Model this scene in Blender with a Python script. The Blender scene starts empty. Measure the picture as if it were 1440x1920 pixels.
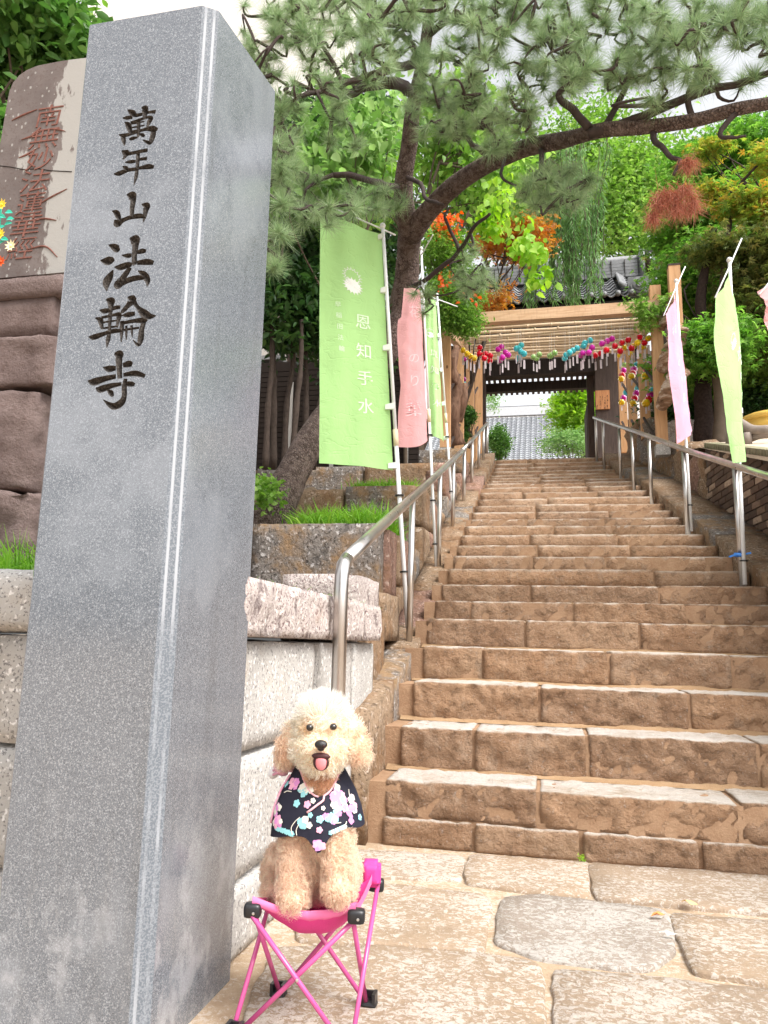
import bpy, bmesh, math, random
import numpy as np
from mathutils import Vector, Matrix, Quaternion, noise as mnoise
PI = math.pi
SC = bpy.context.scene
COL = SC.collection
rng = np.random.default_rng(7)
random.seed(7)

# ------------------------------------------------------------------ camera
FPX, PX, PY = 1496.29, 666.58, 909.98            # focal length and principal point in photo pixels (1440 x 1920)
RC = np.array([[0.972507, 0.019387, 0.23203], [0.231419, -0.192489, -0.953623], [0.025942, 0.981102, -0.191732]])
CAMZ = 0.9
CAMP = np.array([0.0, 0.0, CAMZ])
cam_d = bpy.data.cameras.new('camera')
cam = bpy.data.objects.new('camera', cam_d); COL.objects.link(cam)
cam_d.sensor_fit = 'HORIZONTAL'; cam_d.sensor_width = 36.0
cam_d.lens = 36.0 * FPX / 1440.0
cam_d.shift_x = -(PX - 720.0) / 1440.0
cam_d.shift_y = (PY - 960.0) / 1440.0
cam_d.clip_start = 0.05; cam_d.clip_end = 2000.0
M4 = Matrix.Identity(4)
for i in range(3):
    for j in range(3):
        M4[i][j] = RC[i][j]
M4.translation = Vector(CAMP)
cam.matrix_world = M4
SC.camera = cam

# ------------------------------------------------------------------ light: a bright overcast day
SUN_EL, SUN_AZ = math.radians(54), math.radians(122)
world = bpy.data.worlds.new('World'); SC.world = world; world.use_nodes = True
wn = world.node_tree; wn.nodes.clear()
w_out = wn.nodes.new('ShaderNodeOutputWorld'); w_bg = wn.nodes.new('ShaderNodeBackground')
w_sky = wn.nodes.new('ShaderNodeTexSky'); w_sky.sky_type = 'NISHITA'; w_sky.sun_disc = False
w_sky.sun_elevation = SUN_EL; w_sky.sun_rotation = SUN_AZ
w_sky.dust_density = 4.0; w_sky.air_density = 1.0
w_hsv = wn.nodes.new('ShaderNodeHueSaturation'); w_hsv.inputs['Saturation'].default_value = 0.12
w_hsv.inputs['Value'].default_value = 1.0
wn.links.new(w_sky.outputs[0], w_hsv.inputs['Color']); wn.links.new(w_hsv.outputs[0], w_bg.inputs[0])
w_bg.inputs[1].default_value = 0.13
wn.links.new(w_bg.outputs[0], w_out.inputs[0])
sun_d = bpy.data.lights.new('sun', 'SUN'); sun_d.energy = 1.25; sun_d.angle = math.radians(28); sun_d.color = (1.0, 0.96, 0.9)
sun = bpy.data.objects.new('sun', sun_d); COL.objects.link(sun)
# Nishita azimuth: rotation measured from +Y towards +X
sd = Vector((math.sin(SUN_AZ) * math.cos(SUN_EL), math.cos(SUN_AZ) * math.cos(SUN_EL), math.sin(SUN_EL)))
sun.rotation_euler = sd.to_track_quat('Z', 'Y').to_euler()
vs = SC.view_settings
vs.view_transform = 'Standard'; vs.look = 'None'; vs.gamma = 1.0; vs.use_curve_mapping = False
vs.exposure = 1.5
SC.render.engine = 'CYCLES'
SC.cycles.max_bounces = 8; SC.cycles.transparent_max_bounces = 8
SC.cycles.use_denoising = True

# ------------------------------------------------------------------ pixel rays onto real planes
def ray(u, v): return RC @ np.array([(u - PX) / FPX, -(v - PY) / FPX, -1.0])
def onz(u, v, z=0.0): r = ray(u, v); return CAMP + r * ((z - CAMZ) / r[2])
def ony(u, v, y): r = ray(u, v); return CAMP + r * (y / r[1])
def onx(u, v, x): r = ray(u, v); return CAMP + r * (x / r[0])
def proj(p):
    c = RC.T @ (np.asarray(p, float) - CAMP); return PX + FPX * c[0] / -c[2], PY - FPX * c[1] / -c[2]

# ------------------------------------------------------------------ objects
def tag(o, label=None, cat=None, group=None, kind=None):
    if label: o['label'] = label
    if cat: o['category'] = cat
    if group: o['group'] = group
    if kind: o['kind'] = kind
    return o
def thing(name, label, cat, loc=(0, 0, 0), group=None, kind=None):
    o = bpy.data.objects.new(name, None); COL.objects.link(o)
    o.location = loc; o.empty_display_size = 0.1
    return tag(o, label, cat, group, kind)
def base_of(parent):
    b = np.zeros(3)
    while parent is not None:
        b += np.array(parent.location); parent = parent.parent
    return b
def link_mesh(name, me, parent=None, loc=None):
    o = bpy.data.objects.new(name, me); COL.objects.link(o)
    if parent is not None: o.parent = parent
    if loc is not None: o.location = loc
    return o
class MB:
    """collects geometry in world coordinates; build() links it as ONE mesh object"""
    def __init__(s): s.v = []; s.f = []; s.n = 0; s.uv = None
    def add(s, v, f):
        v = np.asarray(v, float).reshape(-1, 3)
        s.v.append(v); s.f += [tuple(i + s.n for i in q) for q in f]; s.n += len(v); return s
    def box(s, c, d, rot=None, ax=None):
        c = np.asarray(c, float); h = np.asarray(d, float) / 2
        p = np.array([(x, y, z) for x in (-1, 1) for y in (-1, 1) for z in (-1, 1)], float) * h
        if rot is not None: p = p @ np.array(Matrix(rot)).T
        return s.add(p + c, [(0, 1, 3, 2), (4, 6, 7, 5), (0, 4, 5, 1), (2, 3, 7, 6), (0, 2, 6, 4), (1, 5, 7, 3)])
    def beam(s, a, b, w, h, up=(0, 0, 1)):
        a = Vector(a); b = Vector(b); t = (b - a); L = t.length; t.normalize()
        u = Vector(up); x = t.cross(u)
        if x.length < 1e-4: x = t.cross(Vector((0, 1, 0)))
        x.normalize(); z = x.cross(t)
        m = Matrix((x, t, z)).transposed()
        return s.box((a + b) / 2, (w, L, h), m)
    def tube(s, pts, rad, n=8, cap=True):
        pts = np.asarray(pts, float); m = len(pts)
        rad = np.full(m, rad, float) if np.isscalar(rad) else np.asarray(rad, float)
        t = np.gradient(pts, axis=0); t /= np.linalg.norm(t, axis=1)[:, None] + 1e-12
        ref = np.array([0, 0, 1.0]) if abs(t[0][2]) < .9 else np.array([1.0, 0, 0])
        u = np.cross(t[0], ref); u /= np.linalg.norm(u)
        an = np.arange(n) * 2 * PI / n; V = []
        for i in range(m):
            u = u - (u @ t[i]) * t[i]; u /= np.linalg.norm(u) + 1e-12; w = np.cross(t[i], u)
            V.append(pts[i] + rad[i] * (np.cos(an)[:, None] * u + np.sin(an)[:, None] * w))
        F = [(i * n + j, i * n + (j + 1) % n, (i + 1) * n + (j + 1) % n, (i + 1) * n + j) for i in range(m - 1) for j in range(n)]
        if cap: F += [tuple(range(n - 1, -1, -1)), tuple((m - 1) * n + j for j in range(n))]
        return s.add(np.concatenate(V), F)
    def lathe(s, prof, c=(0, 0, 0), n=16, ax=None):
        c = np.asarray(c, float); an = np.arange(n) * 2 * PI / n; V = []; m = len(prof)
        for r, z in prof: V.append(np.stack([r * np.cos(an), r * np.sin(an), np.full(n, z)], 1))
        V = np.concatenate(V)
        if ax is not None:
            q = Vector((0, 0, 1)).rotation_difference(Vector(ax)).to_matrix(); V = V @ np.array(q).T
        F = [(i * n + j, i * n + (j + 1) % n, (i + 1) * n + (j + 1) % n, (i + 1) * n + j) for i in range(m - 1) for j in range(n)]
        F += [tuple(range(n - 1, -1, -1)), tuple((m - 1) * n + j for j in range(n))]
        return s.add(V + c, F)
    def sphere(s, c, r, n=12, m=8, rot=None):
        r = np.full(3, r, float) if np.isscalar(r) else np.asarray(r, float)
        V = [(0, 0, 1)]
        for i in range(1, m):
            a = PI * i / m
            V += [(math.sin(a) * math.cos(2 * PI * j / n), math.sin(a) * math.sin(2 * PI * j / n), math.cos(a)) for j in range(n)]
        V.append((0, 0, -1)); V = np.array(V) * r
        if rot is not None: V = V @ np.array(Matrix(rot)).T
        F = [(0, 1 + j, 1 + (j + 1) % n) for j in range(n)]
        for i in range(m - 2):
            F += [(1 + i * n + j, 1 + (i + 1) * n + j, 1 + (i + 1) * n + (j + 1) % n, 1 + i * n + (j + 1) % n) for j in range(n)]
        l = len(V) - 1; F += [(l, 1 + (m - 2) * n + (j + 1) % n, 1 + (m - 2) * n + j) for j in range(n)]
        return s.add(V + np.asarray(c, float), F)
    def grid(s, P):
        P = np.asarray(P, float); a, b = P.shape[:2]
        return s.add(P.reshape(-1, 3), [(i * b + j, i * b + j + 1, (i + 1) * b + j + 1, (i + 1) * b + j) for i in range(a - 1) for j in range(b - 1)])
    def prism(s, poly, ext):
        """closed polygon (n,3) swept by vector ext"""
        P = np.asarray(poly, float); n = len(P)
        return s.add(np.concatenate([P, P + np.asarray(ext, float)]),
                     [tuple(range(n - 1, -1, -1)), tuple(range(n, 2 * n))] + [(i, (i + 1) % n, n + (i + 1) % n, n + i) for i in range(n)])
    def mesh(s, name, mat=None, smooth=False, off=None):
        me = bpy.data.meshes.new(name)
        V = np.concatenate(s.v) if s.v else np.zeros((0, 3))
        if off is not None: V = V - off
        me.from_pydata(V.tolist(), [], s.f)
        if mat is not None: me.materials.append(mat)
        if smooth: me.polygons.foreach_set('use_smooth', [True] * len(me.polygons))
        me.update()
        return me
    def build(s, name, mat, parent=None, smooth=False, loc=None):
        off = base_of(parent)
        if parent is None and loc is not None: off = np.asarray(loc, float)
        o = link_mesh(name, s.mesh(name, mat, smooth, off), parent)
        if parent is None and loc is not None: o.location = loc
        return o
def fast_mesh(name, V, F, mat, parent=None, smooth=False):
    """numpy triangles / quads (all the same size) to one object"""
    V = np.ascontiguousarray(V, np.float32) - base_of(parent).astype(np.float32); F = np.ascontiguousarray(F, np.int32)
    me = bpy.data.meshes.new(name); k = F.shape[1]
    me.vertices.add(len(V)); me.vertices.foreach_set('co', V.ravel())
    me.loops.add(F.size); me.loops.foreach_set('vertex_index', F.ravel())
    me.polygons.add(len(F)); me.polygons.foreach_set('loop_start', np.arange(len(F), dtype=np.int32) * k)
    if smooth: me.polygons.foreach_set('use_smooth', np.ones(len(F), bool))
    me.materials.append(mat); me.update(calc_edges=True); me.validate()
    return link_mesh(name, me, parent)
def nz(p, s=1.0): return mnoise.noise(Vector(p) * s)
def fbm(p, s=1.0, o=3):
    t = 0; a = 1
    for i in range(o): t += a * mnoise.noise(Vector(p) * s); s *= 2.1; a *= .5
    return t
def hewn(p, s):
    """split-stone relief: broad facets with sharp scars"""
    q = Vector(p) * s; a = mnoise.noise(q); b = mnoise.noise(q * 2.3 + Vector((9, 2, 5))); c = mnoise.noise(q * 5.1)
    return .9 * a - 1.1 * max(0, abs(b) - .12) + .35 * c
def stone_vf(c, d, seg=(4, 2, 2), amp=0.012, bev=0.012, sc=9.0, seed=0.0, warp=0.0, rot=0.0, amps=(1, 1, 1)):
    """rough block centred at c with size d: gridded box, softened arrises, hewn faces"""
    nx, ny, nzz = seg; idx = {}; V = []; F = []
    so = np.array([seed * 3.1, seed * 1.7, seed * 2.3]); c = np.asarray(c, float); h = np.asarray(d, float) / 2
    cr, sr = math.cos(rot), math.sin(rot)
    def vert(i, j, k):
        q = (i, j, k)
        if q in idx: return idx[q]
        p = np.array([2 * i / nx - 1, 2 * j / ny - 1, 2 * k / nzz - 1.0])
        ex = [i in (0, nx), j in (0, ny), k in (0, nzz)]; w = p * h
        for a in range(3):
            if ex[a] and sum(ex) > 1: w[a] -= np.sign(p[a]) * bev * (.55 if sum(ex) == 2 else .8)
        wp = w + c + so
        for a in range(3):
            if ex[a]: w[a] += np.sign(p[a]) * amp * amps[a] * hewn(wp + a * 7, sc) * (.55 if sum(ex) > 1 else 1)
            elif warp: w[a] += 0
        if warp:
            w = w + warp * np.array([nz(w + so, 2.0), nz(w + so + 5, 2.0), nz(w + so + 9, 2.0)])
        w = np.array([w[0] * cr - w[1] * sr, w[0] * sr + w[1] * cr, w[2]])
        idx[q] = len(V); V.append(w + c); return idx[q]
    for i in range(nx):
        for k in range(nzz):
            F.append((vert(i, 0, k), vert(i + 1, 0, k), vert(i + 1, 0, k + 1), vert(i, 0, k + 1)))
            F.append((vert(i, ny, k), vert(i, ny, k + 1), vert(i + 1, ny, k + 1), vert(i + 1, ny, k)))
        for j in range(ny):
            F.append((vert(i, j, 0), vert(i, j + 1, 0), vert(i + 1, j + 1, 0), vert(i + 1, j, 0)))
            F.append((vert(i, j, nzz), vert(i + 1, j, nzz), vert(i + 1, j + 1, nzz), vert(i, j + 1, nzz)))
    for j in range(ny):
        for k in range(nzz):
            F.append((vert(0, j, k), vert(0, j, k + 1), vert(0, j + 1, k + 1), vert(0, j + 1, k)))
            F.append((vert(nx, j, k), vert(nx, j + 1, k), vert(nx, j + 1, k + 1), vert(nx, j, k + 1)))
    return np.array(V), F
def stone(name, mat, parent, c, d, smooth=True, **k):
    m = MB(); m.add(*stone_vf(c, d, **k)); return m.build(name, mat, parent, smooth)
def catmull(P, n=8):
    P = np.asarray(P, float); Q = np.vstack([2 * P[0] - P[1], P, 2 * P[-1] - P[-2]]); out = []
    for i in range(1, len(Q) - 2):
        for t in np.arange(n) / n:
            a, b, c, d = Q[i - 1:i + 3]
            out.append(.5 * (2 * b + (c - a) * t + (2 * a - 5 * b + 4 * c - d) * t * t + (3 * b - a - 3 * c + d) * t ** 3))
    out.append(P[-1]); return np.array(out)

# ------------------------------------------------------------------ materials
def srgb(r, g, b):
    f = lambda c: (c / 255 / 12.92) if c / 255 <= .04045 else ((c / 255 + .055) / 1.055) ** 2.4
    return (f(r), f(g), f(b), 1.0)
class NT:
    def __init__(s, name):
        s.m = bpy.data.materials.new(name); s.m.use_nodes = True; s.t = s.m.node_tree; s.t.nodes.clear()
        s.out = s.t.nodes.new('ShaderNodeOutputMaterial'); s.b = s.t.nodes.new('ShaderNodeBsdfPrincipled')
        s.t.links.new(s.b.outputs[0], s.out.inputs[0]); s._geo = None; s._cache = {}
    def n(s, ty, **kw):
        o = s.t.nodes.new('ShaderNode' + ty)
        for k, v in kw.items():
            if k.startswith('i_'):
                key = k[2:]; key = int(key) if key.isdigit() else key.replace('_', ' ')
                s.set(o.inputs[key], v)
            else: setattr(o, k, v)
        return o
    def set(s, inp, v):
        if isinstance(v, bpy.types.NodeSocket): s.t.links.new(v, inp)
        elif isinstance(v, bpy.types.Node): s.t.links.new(v.outputs[0], inp)
        else: inp.default_value = v
    def coord(s, scale=(1, 1, 1), kind='world', off=(0, 0, 0)):
        key = (scale, kind, off)
        if key in s._cache: return s._cache[key]
        if kind == 'world': o = s.n('NewGeometry').outputs['Position']
        elif kind == 'uv': o = s.n('TexCoord').outputs['UV']
        else: o = s.n('TexCoord').outputs['Object']
        mp = s.n('Mapping'); mp.inputs['Scale'].default_value = scale; mp.inputs['Location'].default_value = off
        s.t.links.new(o, mp.inputs['Vector']); s._cache[key] = mp.outputs[0]; return mp.outputs[0]
    def noise(s, scale, detail=4, rough=.55, stretch=(1, 1, 1), kind='world', off=(0, 0, 0), dist=0.0):
        o = s.n('TexNoise'); o.inputs['Scale'].default_value = scale; o.inputs['Detail'].default_value = detail
        o.inputs['Roughness'].default_value = rough; o.inputs['Distortion'].default_value = dist
        s.t.links.new(s.coord(stretch, kind, off), o.inputs['Vector']); return o.outputs['Fac']
    def voro(s, scale, stretch=(1, 1, 1), kind='world', feature='F1', out='Distance', off=(0, 0, 0), rnd=1.0):
        o = s.n('TexVoronoi'); o.feature = feature; o.inputs['Scale'].default_value = scale; o.inputs['Randomness'].default_value = rnd
        s.t.links.new(s.coord(stretch, kind, off), o.inputs['Vector']); return o.outputs[out]
    def math(s, op, a, b=0.0, c=None, clamp=False):
        o = s.n('Math', operation=op, use_clamp=clamp); s.set(o.inputs[0], a); s.set(o.inputs[1], b)
        if c is not None: s.set(o.inputs[2], c)
        return o.outputs[0]
    def step(s, v, lo, hi):
        o = s.n('MapRange', interpolation_type='SMOOTHSTEP'); s.set(o.inputs[0], v)
        o.inputs[1].default_value = lo; o.inputs[2].default_value = hi; return o.outputs[0]
    def mix(s, f, a, b, mode='MIX'):
        o = s.n('Mix', data_type='RGBA', blend_type=mode); s.set(o.inputs[0], f); s.set(o.inputs[6], a); s.set(o.inputs[7], b); return o.outputs[2]
    def ramp(s, f, stops):
        o = s.n('ValToRGB'); s.set(o.inputs[0], f); e = o.color_ramp.elements
        while len(e) < len(stops): e.new(.5)
        for q, (p, c) in zip(e, stops): q.position = p; q.color = c
        return o.outputs[0]
    def bump(s, h, strength=.4, dist=.01, prev=None):
        o = s.n('Bump'); o.inputs['Strength'].default_value = strength; o.inputs['Distance'].default_value = dist
        s.set(o.inputs['Height'], h)
        if prev is not None: s.t.links.new(prev, o.inputs['Normal'])
        return o.outputs[0]
    def done(s, col=None, rough=.8, nrm=None, spec=.3, metal=0.0, **kw):
        if col is not None: s.set(s.b.inputs['Base Color'], col)
        s.set(s.b.inputs['Roughness'], rough); s.b.inputs['Specular IOR Level'].default_value = spec
        s.b.inputs['Metallic'].default_value = metal
        for k, v in kw.items(): s.set(s.b.inputs[k.replace('_', ' ')], v)
        if nrm is not None: s.t.links.new(nrm, s.b.inputs['Normal'])
        return s.m
def C4(r, g, b): return (r, g, b, 1.0)
def plain(name, c, rough=.6, spec=.4, metal=0.0, var=.12, vs_=14.0, bump=0.0, **kw):
    t = NT(name); c = np.array(c[:3])
    f = t.noise(vs_, 3)
    col = t.mix(f, C4(*(c * (1 - var))), C4(*np.minimum(c * (1 + var), 1)))
    nr = t.bump(t.noise(vs_ * 8, 3), bump, .004) if bump else None
    return t.done(col, rough, nr, spec, metal, **kw)
def island_random(t): return t.n('NewGeometry').outputs['Random Per Island']
def leaf_mat(name, stops, trans=.45, rough=.5, spec=.35):
    """leaves: colour differs leaf by leaf, light passes through the blade"""
    t = NT(name); r = island_random(t)
    big = t.noise(1.3, 2)
    f = t.math('ADD', t.math('MULTIPLY', r, .75), t.math('MULTIPLY', t.step(big, .3, .7), .25))
    col = t.ramp(f, [(i / (len(stops) - 1), C4(*c)) for i, c in enumerate(stops)])
    t.done(col, rough, None, spec)
    tr = t.n('BsdfTranslucent'); g = t.n('HueSaturation', i_Saturation=1.1, i_Value=1.25); t.t.links.new(col, g.inputs['Color'])
    t.t.links.new(g.outputs[0], tr.inputs[0])
    mx = t.n('MixShader'); mx.inputs[0].default_value = trans
    t.t.links.new(t.b.outputs[0], mx.inputs[1]); t.t.links.new(tr.outputs[0], mx.inputs[2]); t.t.links.new(mx.outputs[0], t.out.inputs[0])
    return t.m
# ------------------------------------------------------------------ stone and earth materials
def granite(name, base, dark, light, stain=None, speck=260, rough=.75, bump=.5, stain_amt=(.5, .75), grain=60, pits=0.0):
    t = NT(name)
    a = t.noise(speck, 2, .5); b = t.noise(speck * .55, 2, .5, off=(7, 3, 1)); big = t.noise(3.0, 4)
    col = t.mix(t.step(big, .3, .7), C4(*base), C4(*[c * .86 for c in base]))
    col = t.mix(t.step(a, .56, .66), col, C4(*dark))
    col = t.mix(t.step(b, .58, .68), col, C4(*light))
    if stain:
        s = t.noise(2.6, 5, .62, off=(3, 8, 2)); s2 = t.noise(14, 4, .6)
        f = t.math('MULTIPLY', t.step(s, *stain_amt), t.step(s2, .25, .6))
        col = t.mix(t.math('MULTIPLY', f, .85), col, C4(*stain))
    if pits:
        pt = t.noise(15, 5, .68, (1, 1, .7), off=(6, 1, 4)); col = t.mix(t.math('MULTIPLY', t.step(pt, .53, .68), pits), col, C4(*[c * .5 for c in dark]))
    nr = t.bump(t.noise(grain, 5, .65), bump, .012)
    if pits: nr = t.bump(pt, .8, -.03, nr)
    nr = t.bump(a, .25, .002, nr)
    return t.done(col, rough, nr, .3)
M_granite_wall = granite('granite_wall', (.47, .45, .425), (.20, .19, .185), (.72, .70, .68), (.50, .36, .22), 105, .8, .5, (.56, .80))
M_granite_cope = granite('granite_cope', (.52, .45, .42), (.18, .12, .12), (.72, .66, .62), (.36, .22, .14), 90, .8, .9, (.52, .8), 60, .75)
M_granite_brown = granite('granite_brown', (.21, .185, .165), (.06, .05, .045), (.46, .43, .41), (.27, .165, .08), 62, .85, .9, (.42, .58), 40, .55)
M_granite_tan = granite('granite_tan', (.285, .20, .13), (.11, .07, .045), (.45, .36, .29), (.22, .12, .058), 66, .85, .9, (.42, .62), 40, .55)
M_granite_red = granite('granite_red', (.285, .17, .13), (.12, .07, .055), (.45, .33, .27), (.22, .115, .06), 66, .85, .9, (.48, .7), 40, .6)
M_side = [M_granite_brown, M_granite_tan, M_granite_red]

def step_material(name, riser_a, riser_b, worn, seed):
    t = NT(name)
    nzc = t.n('SeparateXYZ'); t.t.links.new(t.n('NewGeometry').outputs['Normal'], nzc.inputs[0])
    rnd = t.n('ObjectInfo').outputs['Random']; big = t.noise(5, 5, .6, off=(seed, 0, 0)); mid = t.noise(24, 6, .68, (.8, 1, 1.2), off=(0, seed, 0), dist=.5)
    col = t.mix(t.step(big, .32, .68), C4(*riser_a), C4(*riser_b))
    col = t.mix(t.math('MULTIPLY', t.step(mid, .50, .66), .62), col, C4(*[c * .45 for c in riser_a]))
    col = t.mix(1.0, col, t.ramp(rnd, [(0, C4(.92, .92, .93)), (.5, C4(1.02, 1.02, 1.02)), (1, C4(1.14, 1.12, 1.08))]), 'MULTIPLY'); blot = t.noise(9, 5, .65, (1, 1, .6), off=(seed, seed, 2)); col = t.mix(t.math('MULTIPLY', t.step(blot, .52, .68), .35), col, C4(.18, .105, .06)); col = t.mix(t.math('MULTIPLY', t.step(blot, .44, .34), .35), col, C4(.40, .30, .22))
    chalk = t.noise(58, 4, .6, (1, .7, 1), off=(2, seed, 0))
    col = t.mix(t.math('MULTIPLY', t.step(chalk, .60, .74), .40), col, C4(*[c * .8 for c in worn]))
    streak = t.noise(46, 7, .68, (.45, 2.0, 1), off=(seed, 4, 0)); patch = t.noise(4, 4, .6, off=(5, seed, 3))
    top = t.math('MULTIPLY', t.step(nzc.outputs[2], .5, .9), t.step(t.math('ADD', t.math('MULTIPLY', streak, .7), t.math('MULTIPLY', patch, .45)), .40, .62))
    col = t.mix(top, t.mix(t.step(nzc.outputs[2], .45, .85), col, C4(.44, .33, .23)), C4(*worn))
    fine = t.noise(170, 4, .7); col = t.mix(t.math('MULTIPLY', t.step(fine, .56, .70), .45), col, C4(*[c * .38 for c in riser_a])); col = t.mix(t.math('MULTIPLY', t.step(t.noise(140, 3, .6, off=(8, 8, 8)), .60, .70), .30), col, C4(*[c * .9 for c in worn]))
    nr = t.bump(t.noise(20, 8, .7), 1.0, .045)
    nr = t.bump(t.noise(120, 4, .6, (.5, 1.6, 1)), .5, .006, nr)
    return t.done(col, .88, nr, .2)
M_step = [step_material('step_stone_a', (.33, .198, .118), (.41, .265, .168), (.66, .60, .54), 1.0),
          step_material('step_stone_b', (.305, .18, .106), (.39, .25, .158), (.66, .60, .55), 9.0),
          step_material('step_stone_c', (.335, .205, .125), (.41, .27, .172), (.68, .61, .55), 17.0)]
def sand_material(name, a, b, scale=9):
    t = NT(name)
    f = t.noise(scale, 6, .62); g = t.noise(180, 3, .6); h = t.noise(1.6, 3)
    col = t.mix(t.step(f, .3, .7), C4(*a), C4(*b)); col = t.mix(t.math('MULTIPLY', t.step(g, .55, .7), .5), col, C4(*[min(c * 1.35, 1) for c in b]))
    col = t.mix(t.math('MULTIPLY', t.step(h, .45, .7), .45), col, C4(*[c * .72 for c in a]))
    nr = t.bump(t.noise(70, 6, .7), .6, .012)
    return t.done(col, .95, nr, .1)
M_mortar = sand_material('sandy_mortar', (.30, .19, .105), (.38, .255, .15))
M_mortar_dk = sand_material('brown_mortar', (.32, .195, .118), (.40, .262, .165), 14)
M_ground = sand_material('sandy_ground', (.43, .335, .245), (.54, .445, .345), 16)
t = NT('sandy_ground_chalk'); f = t.noise(16, 6, .62); n1 = t.noise(50, 10, .74, (.9, 1.0, 1), off=(31, 0, 2), dist=.9); n2 = t.noise(2.4, 4, .6, off=(3, 3, 3))
col = t.mix(t.step(f, .3, .7), C4(.37, .265, .175), C4(.47, .355, .245))
col = t.mix(t.math('MULTIPLY', t.step(t.math('ADD', n1, t.math('MULTIPLY', t.math('SUBTRACT', n2, .5), .5)), .50, .58), .62), col, C4(.60, .53, .46))
col = t.mix(t.math('MULTIPLY', t.step(t.noise(190, 3, .65), .56, .68), .45), col, C4(.24, .155, .09))
M_ground = t.done(col, .95, t.bump(t.noise(70, 6, .7), .7, .012), .1)
M_soil = sand_material('dark_soil', (.10, .075, .05), (.15, .11, .075), 7)

def paving_material(name, tan, worn, seed, grey=0.0):
    t = NT(name)
    big = t.noise(4, 4, .6, off=(seed, 1, 0))
    col = t.mix(t.step(big, .3, .7), C4(*tan), C4(*[c * .86 for c in tan]))
    n1 = t.noise(50, 10, .74, (.9, 1.0, 1), off=(seed, 0, 2), dist=.9); n2 = t.noise(3.2, 3, .5, off=(0, seed, 7))
    f = t.step(t.math('ADD', n1, t.math('MULTIPLY', t.math('SUBTRACT', n2, .5), .30)), .475, .560)
    col = t.mix(t.math('MULTIPLY', f, .80), col, C4(*worn))
    if grey: col = t.mix(grey, col, C4(.46, .43, .40))
    dk = t.noise(40, 4, .6, (.8, 1.2, 1), off=(4, seed, 0)); col = t.mix(t.math('MULTIPLY', t.step(dk, .62, .74), .35), col, C4(*[c * .6 for c in tan]))
    gr = t.noise(210, 3, .65); col = t.mix(t.math('MULTIPLY', t.step(gr, .56, .68), .40), col, C4(*[c * .55 for c in tan]))
    nr = t.bump(n1, .9, .016); nr = t.bump(t.noise(150, 4, .6), .4, .004, nr)
    return t.done(col, .85, nr, .22)
M_pave = [paving_material('paving_a', (.43, .315, .215), (.66, .595, .53), 2.0), paving_material('paving_b', (.41, .305, .215), (.64, .58, .52), 11.0),
          paving_material('paving_c', (.35, .28, .22), (.60, .565, .52), 23.0, .16)]

# ------------------------------------------------------------------ ground, paving
g = MB()
gx = np.array([-300, -60, -12, -5, -3, -2, -1, 0, 1, 2, 3, 6, 20, 80, 300.]); gy = np.array([-300, -80, -20, -6, -2, 0, 1, 2, 3, 4.5, 8, 20, 60, 300.])
g.grid(np.array([[(x, y, 0.0) for x in gx] for y in gy]))
ground = g.build('ground', M_ground); tag(ground, 'sandy ground with mortar between the paving stones', kind='structure')
pav = thing('pavement', 'worn tan paving slabs in front of the bottom step', None, (0, 3, 0), kind='structure')
def slab(poly, mat, h=.022, seed=0):
    """paving stone: outline in world x, y; worn rim and uneven top"""
    P = np.array(poly, float); c0 = P.mean(0); P = c0 + (P - c0) * (1 + .019 / np.linalg.norm(P - c0, axis=1)[:, None]); n = len(P); out = []
    for i in range(n):
        a, b = P[i], P[(i + 1) % n]; m = max(1, int(np.linalg.norm(b - a) / .03))
        for k in range(m):
            q = a + (b - a) * k / m
            out.append(q + .012 * np.array([fbm((q[0], q[1], seed), 13), fbm((q[0], q[1], seed + 9), 13)]))
    P = np.array(out); c = P.mean(0); n = len(P)
    # round the outline a little
    for _ in range(1): P = .5 * P + .25 * np.roll(P, 1, 0) + .25 * np.roll(P, -1, 0)
    rings = [(0, -.01), (.002, h * .6), (.008, h * .95)]
    V = []
    for ins, z in rings:
        d = P - c; L = np.linalg.norm(d, axis=1)[:, None]
        Q = P - d / L * ins; V.append(np.column_stack([Q, np.full(n, z) + (0 if z < 0 else .003) * np.array([fbm((p[0], p[1], seed), 8) for p in Q])]))
    for f in (.72, .36): 
        Q = c + (P - c) * f; V.append(np.column_stack([Q, h + .004 * np.array([fbm((p[0], p[1], seed), 7) for p in Q])]))
    V.append(np.array([[c[0], c[1], h]])); V = np.concatenate(V)
    F = [(r * n + i, r * n + (i + 1) % n, (r + 1) * n + (i + 1) % n, (r + 1) * n + i) for r in range(4) for i in range(n)]
    F += [(4 * n + i, 4 * n + (i + 1) % n, 5 * n) for i in range(n)]
    m = MB(); m.add(V, F); return m.build('paving_stone', mat, pav, True)
def px_poly(*uv): return [tuple(onz(u, v)[:2]) for u, v in uv]
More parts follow.
